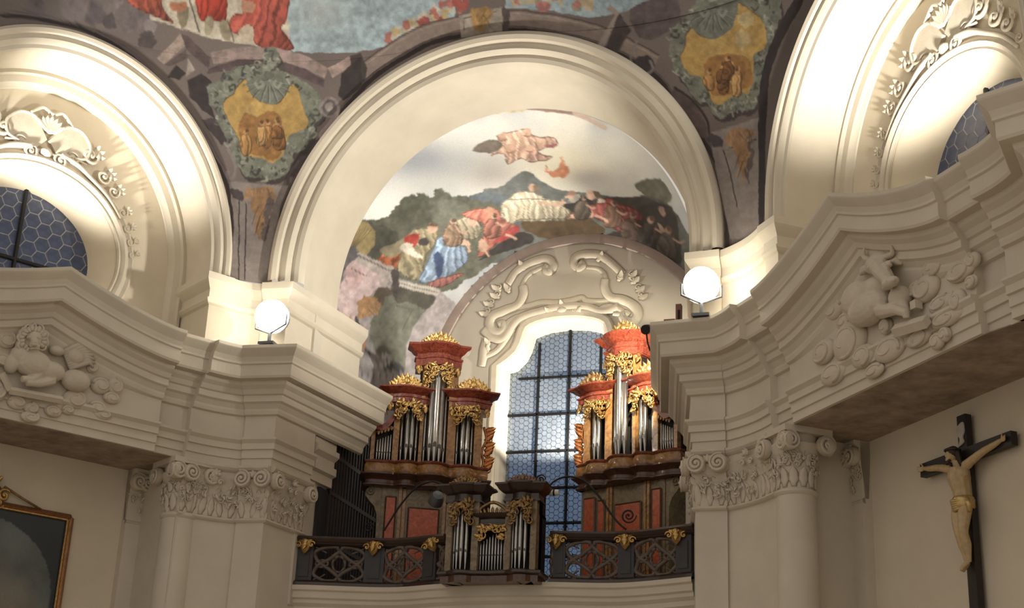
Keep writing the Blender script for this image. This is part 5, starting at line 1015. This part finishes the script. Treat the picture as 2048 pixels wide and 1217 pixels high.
# dark panelled screen left of the organ
t = thing('loft_screen', 'dark blue-black panelled screen standing between the pier and the organ case', 'screen', (-3.5, 2.9, 6.54))
DRW = mat('dark_rail_wood', (60, 52, 52), .5)
mb = MB(); mb.box((-3.60, 3.95, 8.35), (.06, 2.66, 3.62)); mb.box((-3.62, 2.42, 7.55), (.06, .40, 2.02)); mb.build('panel', SCREEN, t)
for z in (7.6, 8.55, 9.3, 10.0): mb = MB(); mb.box((-3.57, 3.95, z), (.05, 2.66, .08)); mb.build('rail', DRW, t)
for k in range(19): MB().box((-3.57, 2.66+.144*k, 8.35), (.04, .05, 3.62)).build('stile', DRW, t)
# wooden stand on the ledge
p = ony(1349, 640, 1.1); t = thing('wooden_stand', 'small reddish wooden stand on the pier cornice above the lit organ case', 'stand', (p[0], p[1], 10.63))
wm = mat('reddish_wood', (120, 74, 60), .5); MB().box((p[0]+.08, p[1], 11.0), (.10, .12, .74)).build('post', wm, t); MB().box((p[0]-.08, p[1], 10.86), (.20, .14, .46)).build('box', wm, t); MB().box((p[0]+.09, p[1]-.06, 11.1), (.04, .03, .3)).build('slot', DARKR, t)

# ================================================================== RELIEFS ON THE FRIEZE
def relief(sg, off, sc, name, label, body, clouds, extra):
    n0 = .06; s0, z0 = pxbay(sg, off[0]+600*sc, off[1]+600*sc, n0); t = thing(name, label, 'relief', bp(sg, s0, n0, z0-.5)); ex, nv = bn(sg); B3 = Matrix(((ex.x, 0, nv.x, 0), (ex.y, 0, nv.y, 0), (0, 1, 0, 0), (0, 0, 0, 1)))
    def P(x, y, c=0.): s, z = pxbay(sg, off[0]+x*sc, off[1]+y*sc, n0+c); return Vector(bp(sg, s, n0+c, z))
    def R(x, y, rx, ry):
        a = pxbay(sg, off[0]+(x-rx)*sc, off[1]+y*sc, n0); b = pxbay(sg, off[0]+(x+rx)*sc, off[1]+y*sc, n0); c = pxbay(sg, off[0]+x*sc, off[1]+(y-ry)*sc, n0); d = pxbay(sg, off[0]+x*sc, off[1]+(y+ry)*sc, n0)
        return abs(b[0]-a[0])/2, abs(d[1]-c[1])/2
    mb = MB()
    for it in body:
        if it[0] == 'b': _, x, y, rx, ry, c = it; a, b = R(x, y, rx, ry); mb.blob(P(x, y, c), (a, b, min(a, b)*.75+.03), B3, 14, 9)
        else: _, pts, rads = it; mb.tube([P(*p) for p in pts], rads, 8)
    o = mb.build('animal', STUCCO, t, True); m = o.modifiers.new('fuse', 'REMESH'); m.mode = 'VOXEL'; m.voxel_size = .013; m.use_smooth_shade = True; m = o.modifiers.new('soft', 'SMOOTH'); m.iterations = 3
    for (x, y, rx, ry) in clouds:
        a, b = R(x, y, rx, ry); a *= 1.06; b *= 1.1; dp = min(a, b)*.42+.02; mb = MB(); c = P(x, y, .0); mb.blob(c, (a, b, dp), B3, 16, 10)
        f = frame(c, ex, nv); ph = random.uniform(0, 6.28)
        mb.tube([f((.82-.5*i/17)*a*math.cos(ph+q), (.82-.5*i/17)*b*math.sin(ph+q), dp*math.sqrt(max(0, 1-(.82-.5*i/17)**2))-.004) for i, q in enumerate(np.linspace(0, 6.4, 18))], [.03-.015*i/18 for i in range(18)], 6); mb.build('cloud', STUCCO, t, True)
    extra(t, P, B3, ex, nv)
def exL(t, P, B3, ex, nv):
    for k in range(17):                                   # curling locks of the mane around the face
        a = math.radians(-35+k*18.5); r = 118+14*(k % 2); x, y = 350+r*math.cos(a), 262-r*math.sin(a)*1.02; mb = MB(); g = frame(P(x, y, .20), ex, nv)
        spiral(mb, sub(g, 0, 0, 0, a), .075, 1.3, .026, 1 if k % 2 else -1, 0.); mb.tube([P(350+.72*r*math.cos(a), 262-.72*r*math.sin(a), .26), P(x, y, .22), P(350+1.25*r*math.cos(a+.2), 262-1.25*r*math.sin(a+.2), .16)], [.03, .045, .012], 6); mb.build('mane_lock', STUCCO, t, True)
    mb = MB()
    for x, y in ((312, 238), (402, 240)): mb.blob(P(x, y, .315), .02)
    mb.blob(P(362, 318, .36), (.05, .05, .03)); mb.tube([P(315, 362, .30), P(365, 352, .345), P(420, 364, .30)], .016, 6); mb.build('eyes_and_mouth', STUCCO, t, True)
    for a, b, h in (((20, 620, .12), (110, 800, .12), .05), ((100, 800, .14), (660, 905, .14), .055)):
        mb = MB(); mb.tube([P(*a), P(*b)], h, 4, flat=1.2); mb.build('book', STUCCO, t)
    for k in range(8):
        mb = MB(); mb.tube([P(660+10*k, 400+25*k, .06), P(800+20*k, 330+24*k, .10), P(1060-10*k, 250+44*k, .08)], [.05, .055, .02], 6); mb.build('wing_feather', STUCCO, t, True)
def exR(t, P, B3, ex, nv):
    mb = MB(); mb.tube([P(590, 715, .14), P(840, 640, .14)], [.075, .075], 4, flat=1.3); mb.build('book', STUCCO, t); mb = MB(); mb.blob(P(528, 322, .40), .028); mb.blob(P(580, 315, .38), .028); mb.build('nostril', STUCCO, t, True); mb = MB(); c = P(755, 515, .08); mb.box(c, (.12, .12, .12), B3); mb.build('block', STUCCO, t)
    for pts in ([(395, 160, .18), (345, 130, .22), (350, 60, .24)], [(505, 135, .18), (565, 110, .22), (560, 45, .24)]): mb = MB(); mb.tube([P(*p) for p in crom(pts, 4)], [.05, .05, .047, .044, .04, .035, .028, .02, .01], 7); mb.build('horn', STUCCO, t, True)
relief(-1, (0, 630), .189, 'lion_relief', 'plaster relief of a winged lion with book on clouds, under the cornice point', [('b', 355, 262, 92, 100, .17), ('t', [(358, 250, .26), (362, 310, .30)], [.06, .075]), ('b', 364, 330, 62, 44, .27), ('b', 365, 385, 60, 30, .22), ('b', 250, 210, 70, 70, .12), ('b', 330, 160, 70, 50, .12), ('b', 430, 200, 60, 60, .12), ('b', 240, 330, 80, 90, .1), ('b', 305, 245, 26, 18, .27), ('b', 405, 250, 26, 18, .27), ('b', 355, 300, 22, 40, .30), ('b', 350, 520, 200, 150, .12), ('b', 220, 440, 120, 120, .08), ('b', 540, 600, 150, 110, .12), ('t', [(450, 600, .14), (340, 690, .18), (230, 680, .2)], [.11, .08, .06]), ('t', [(560, 690, .14), (420, 730, .18), (280, 720, .2)], [.1, .07, .06]), ('b', 800, 700, 160, 120, .08), ('b', 600, 380, 90, 55, .08), ('b', 800, 450, 110, 90, .05), ('b', 120, 520, 80, 110, .06)],
       [(180, 930, 105, 70), (330, 990, 80, 60), (320, 1085, 100, 55), (560, 1020, 90, 60), (790, 900, 125, 95), (1030, 985, 100, 65), (1090, 1060, 100, 50), (1060, 750, 105, 85), (1215, 760, 85, 90), (970, 560, 60, 55), (1180, 880, 90, 60), (720, 1010, 70, 45), (60, 260, 120, 90), (30, 470, 120, 70), (-60, 800, 130, 120), (-120, 560, 100, 130), (-200, 950, 120, 80)], exL)
relief(1, (1640, 480), .2547, 'ox_relief', 'plaster relief of a horned ox with book on clouds, under the cornice point', [('b', 455, 185, 88, 78, .16), ('t', [(460, 200, .18), (500, 265, .26), (548, 330, .32)], [.155, .125, .095]), ('b', 552, 335, 58, 42, .33), ('b', 535, 365, 46, 22, .30), ('b', 440, 140, 60, 30, .18), ('t', [(395, 215, .14), (350, 235, .13), (315, 275, .10)], [.05, .075, .02]), ('t', [(560, 175, .14), (610, 165, .13), (645, 190, .10)], [.05, .07, .02]), ('b', 440, 222, 20, 16, .30), ('b', 540, 200, 20, 16, .27), ('b', 415, 205, 40, 16, .27), ('b', 525, 185, 38, 14, .25), ('b', 420, 400, 130, 100, .10), ('b', 390, 540, 150, 130, .12), ('b', 320, 470, 110, 150, .08), ('b', 630, 460, 60, 100, .10), ('t', [(480, 560, .14), (600, 545, .2), (675, 575, .2), (680, 615, .18)], [.12, .085, .06, .05]), ('t', [(620, 420, .1), (660, 520, .14), (690, 590, .14)], [.09, .07, .05])],
       [(120, 550, 70, 75), (240, 800, 120, 150), (345, 915, 85, 85), (110, 1050, 95, 85), (35, 880, 80, 90), (550, 860, 115, 90), (520, 680, 45, 60), (780, 770, 95, 65), (925, 800, 50, 60), (985, 745, 40, 55), (1000, 620, 125, 60), (960, 500, 100, 60), (1090, 480, 55, 90), (1110, 240, 110, 80), (840, 380, 95, 100), (755, 385, 55, 60), (985, 110, 70, 80), (1205, 160, 50, 60), (900, 210, 95, 75), (1190, 330, 50, 50), (430, 1030, 70, 50), (200, 640, 60, 60)], exR)

# ================================================================== CRUCIFIX
fx = frame(bp(1, 2.74, -1.58, 0), bn(1)[0], bn(1)[1]); t = thing('crucifix', 'black wooden wall cross with a carved painted figure in a gilded loincloth', 'crucifix', tuple(fx(0, 3.4, 0)))
mb = MB(); mb.prism([(-.095, 3.4), (.095, 3.4), (.095, 8.26), (-.095, 8.26)], fx, .04, .15); mb.build('upright', CROSSW, t); mb = MB(); mb.prism([(-1.02, 7.56), (1.05, 7.56), (1.05, 7.76), (-1.02, 7.76)], fx, .045, .155); mb.build('crossbar', CROSSW, t)
mb = MB(); pl = crom([(-.09, 8.08), (.06, 8.14), (.08, 8.0), (.04, 7.92), (.06, 7.84), (-.06, 7.80), (-.03, 7.9), (-.08, 7.98)], 4, True); mb.prism([tuple(p) for p in pl], fx, .155, .175); mb.build('scroll_plaque', mat('pale_plaque', (190, 184, 172), .6), t)
def T(mb, pts, rads): mb.tube([fx(*p) for p in crom(pts, 4)], np.interp(np.linspace(0, 1, 4*(len(pts)-1)+1), np.linspace(0, 1, len(rads)), rads).tolist(), 10)
B3 = Matrix(((fx.ex.x, 0, fx.ez.x, 0), (fx.ex.y, 0, fx.ez.y, 0), (0, 1, 0, 0), (0, 0, 0, 1)))
mb = MB()
T(mb, [(.0, 7.44, .24), (.0, 7.30, .25), (.01, 7.12, .22), (.02, 6.98, .22), (.02, 6.88, .22)], [.15, .165, .135, .13, .14]); mb.blob(fx(-.09, 7.36, .27), (.11, .10, .09), B3); mb.blob(fx(.10, 7.36, .27), (.11, .10, .09), B3); mb.blob(fx(.01, 7.14, .26), (.11, .12, .08), B3)
for s in (-1, 1):
    T(mb, [(s*.13, 7.46, .23), (s*.30, 7.52, .22), (s*.52, 7.585, .21), (s*.72, 7.62, .20), (s*.88, 7.66, .185)], [.075, .062, .052, .045, .03]); mb.blob(fx(s*.17, 7.47, .23), (.085, .07, .08), B3)
    mb.blob(fx(s*.91, 7.665, .18), (.045, .038, .02), B3)
    for k in range(4): T(mb, [(s*.93, 7.69-.018*k, .185), (s*.985, 7.70-.02*k, .205), (s*1.0, 7.69-.02*k, .225)], [.013, .012, .009])
    T(mb, [(s*.90, 7.69, .19), (s*.92, 7.73, .20), (s*.95, 7.745, .21)], [.013, .012, .009])
    T(mb, [(s*.075, 6.90, .23), (s*.07+.02, 6.72, .28), (s*.05+.03, 6.54, .30), (s*.045+.03, 6.46, .29)], [.105, .095, .072, .066])
    T(mb, [(s*.045+.03, 6.46, .29), (s*.04+.025, 6.34, .25), (s*.03+.02, 6.20, .22), (s*.025+.015, 6.10, .21)], [.066, .070, .045, .036])
    T(mb, [(s*.022+.015, 6.10, .21+.02*s), (s*.02, 6.04, .26+.03*s), (s*.02-.01, 5.97, .30+.03*s)], [.04, .036, .022])
T(mb, [(0, 7.46, .25), (-.02, 7.56, .28)], [.065, .058]); mb.blob(fx(-.045, 7.645, .32), (.078, .105, .09), B3); mb.blob(fx(-.06, 7.58, .365), (.05, .05, .045), B3); mb.blob(fx(-.055, 7.635, .41), (.015, .032, .022), B3)
o = mb.build('figure', SKIN, t, True); m = o.modifiers.new('fuse', 'REMESH'); m.mode = 'VOXEL'; m.voxel_size = .009; m.use_smooth_shade = True; m = o.modifiers.new('soft', 'SMOOTH'); m.iterations = 2
mb = MB(); mb.blob(fx(-.035, 7.685, .295), (.10, .10, .105), B3)
for k in range(9): a = -1.9+k*.475; T(mb, [(-.04+.095*math.sin(a), 7.69, .29+.07*math.cos(a)*.3), (-.04+.11*math.sin(a), 7.58, .27+.02*math.cos(a)), (-.02+.12*math.sin(a), 7.47, .26)], [.03, .03, .014]) if abs(a) > .7 else None
T(mb, [(-.1, 7.57, .36), (-.06, 7.52, .40), (-.02, 7.57, .37)], [.02, .03, .02]); mb.tube([fx(-.04+.108*math.cos(q), 7.72, .30+.108*math.sin(q)) for q in np.linspace(0, 6.28, 18)], .018, 6); mb.build('hair', HAIR, o, True)
mb = MB(); mb.lathe([(.145, -.09), (.165, -.06), (.16, -.01), (.165, .04), (.15, .08), (.14, .09)], fx(.02, 6.94, .22), 18); 
for k in range(5): T(mb, [(-.15, 7.02-.035*k, .24), (0, 6.95-.03*k, .40-.01*k), (.16, 6.97-.02*k, .26)], [.02, .028, .02])
T(mb, [(.15, 6.98, .25), (.20, 6.90, .27), (.19, 6.78, .26)], [.03, .05, .02]); mb.build('loincloth', mat('gilded_cloth', (206, 176, 120), .35, .5, var=.15, scale=20), o, True)

# ================================================================== FRAMED PAINTING
fl = frame(bp(-1, 2.76, -1.59, 0), bn(-1)[0], bn(-1)[1]); t = thing('framed_painting', 'large arched painting in a thin bronze gilt frame with gilded crest on the side wall', 'painting', tuple(fl(0, 3.6, 0))); HW, ZT, ZB = 1.55, 7.42, 3.6
mbs = [((-HW, ZB), (-HW, ZT)), ((-HW, ZT), (HW, ZT)), ((HW, ZT), (HW, ZB)), ((HW, ZB), (-HW, ZB))]
for a, b in mbs:
    mb = MB(); mb.tube([fl(*a, .07), fl(*b, .07)], .065, 4, up=(bn(-1)[1])); mb.build('frame_rail', FRAMEG, t); mb = MB(); k = .95; mb.tube([fl(a[0]*.96, a[1]-(.05 if a[1] == ZT else -.05), .1), fl(b[0]*.96, b[1]-(.05 if b[1] == ZT else -.05), .1)], .018, 6); mb.build('frame_bead', GOLD, t)
na, nb = 90, 110; a = np.linspace(-HW+.04, HW-.04, na); b = np.linspace(ZB+.04, ZT-.04, nb); G = np.array([[fl(x, z, .06) for z in b] for x in a]); A, Bz = np.meshgrid(a, b, indexing='ij')
nz = vnoise(40, 31)[:na*3:3, :nb*3:3]; n2 = vnoise(70, 33)[:na*3:3, :nb*3:3]; arch_in = (np.hypot(A/1.38, np.maximum(Bz-6.0, 0)/1.22) < 1)
cl = np.where(arch_in[..., None], np.array([96, 104, 102])*(.75+.5*nz[..., None]), np.array([46, 52, 58])*(.9+.2*nz[..., None])); lowp = np.clip((6.4-Bz)*.6+(n2-.5)*2.2, 0, 1)[..., None]*arch_in[..., None]; cl = cl*(1-lowp*.7)+np.array([136, 120, 104])*lowp*.7
o = paintmesh('canvas', G-np.array(WL[t.name]), cl.reshape(-1, 3), OILP, flip=False, parent=t)
MB().prism([(-HW, ZB), (HW, ZB), (HW, ZT), (-HW, ZT)], fl, .02, .05).build('backing', DARKW, t)
g = sub(fl, 0, ZT+.05, .08); mb = MB(); mb.prism([tuple(p) for p in crom([(-.22, 0), (-.26, .14), (-.14, .30), (0, .36), (.14, .30), (.26, .14), (.22, 0), (0, -.06)], 4, True)], g, -.03, .03); mb.blob(g(0, .15, .04), (.13, .13, .06), Matrix(((fl.ex.x, 0, fl.ez.x, 0), (fl.ex.y, 0, fl.ez.y, 0), (0, 1, 0, 0), (0, 0, 0, 1))))
for s in (-1, 1):
    spiral(mb, sub(g, s*.27, .12, .03, 0, 1, s), .11, 1.5, .035, 1, .5); spiral(mb, sub(g, s*.2, -.03, .03, 0, 1, s), .09, 1.4, .03, -1, 0.)
for k in range(5): leaf(mb, sub(g, (k-2)*.06, .34, .02, -(k-2)*.3), .16, .07, .2)
mb.build('crest', GOLD, t, True)
for s in (-1, 1): mb = MB(); mb.tube([g(s*.26, .28, .0), g(s*.62, .13, 0), g(s*.98, .0, 0)], .022, 6); mb.build('garland_cord', OLDGOLD, t, True)
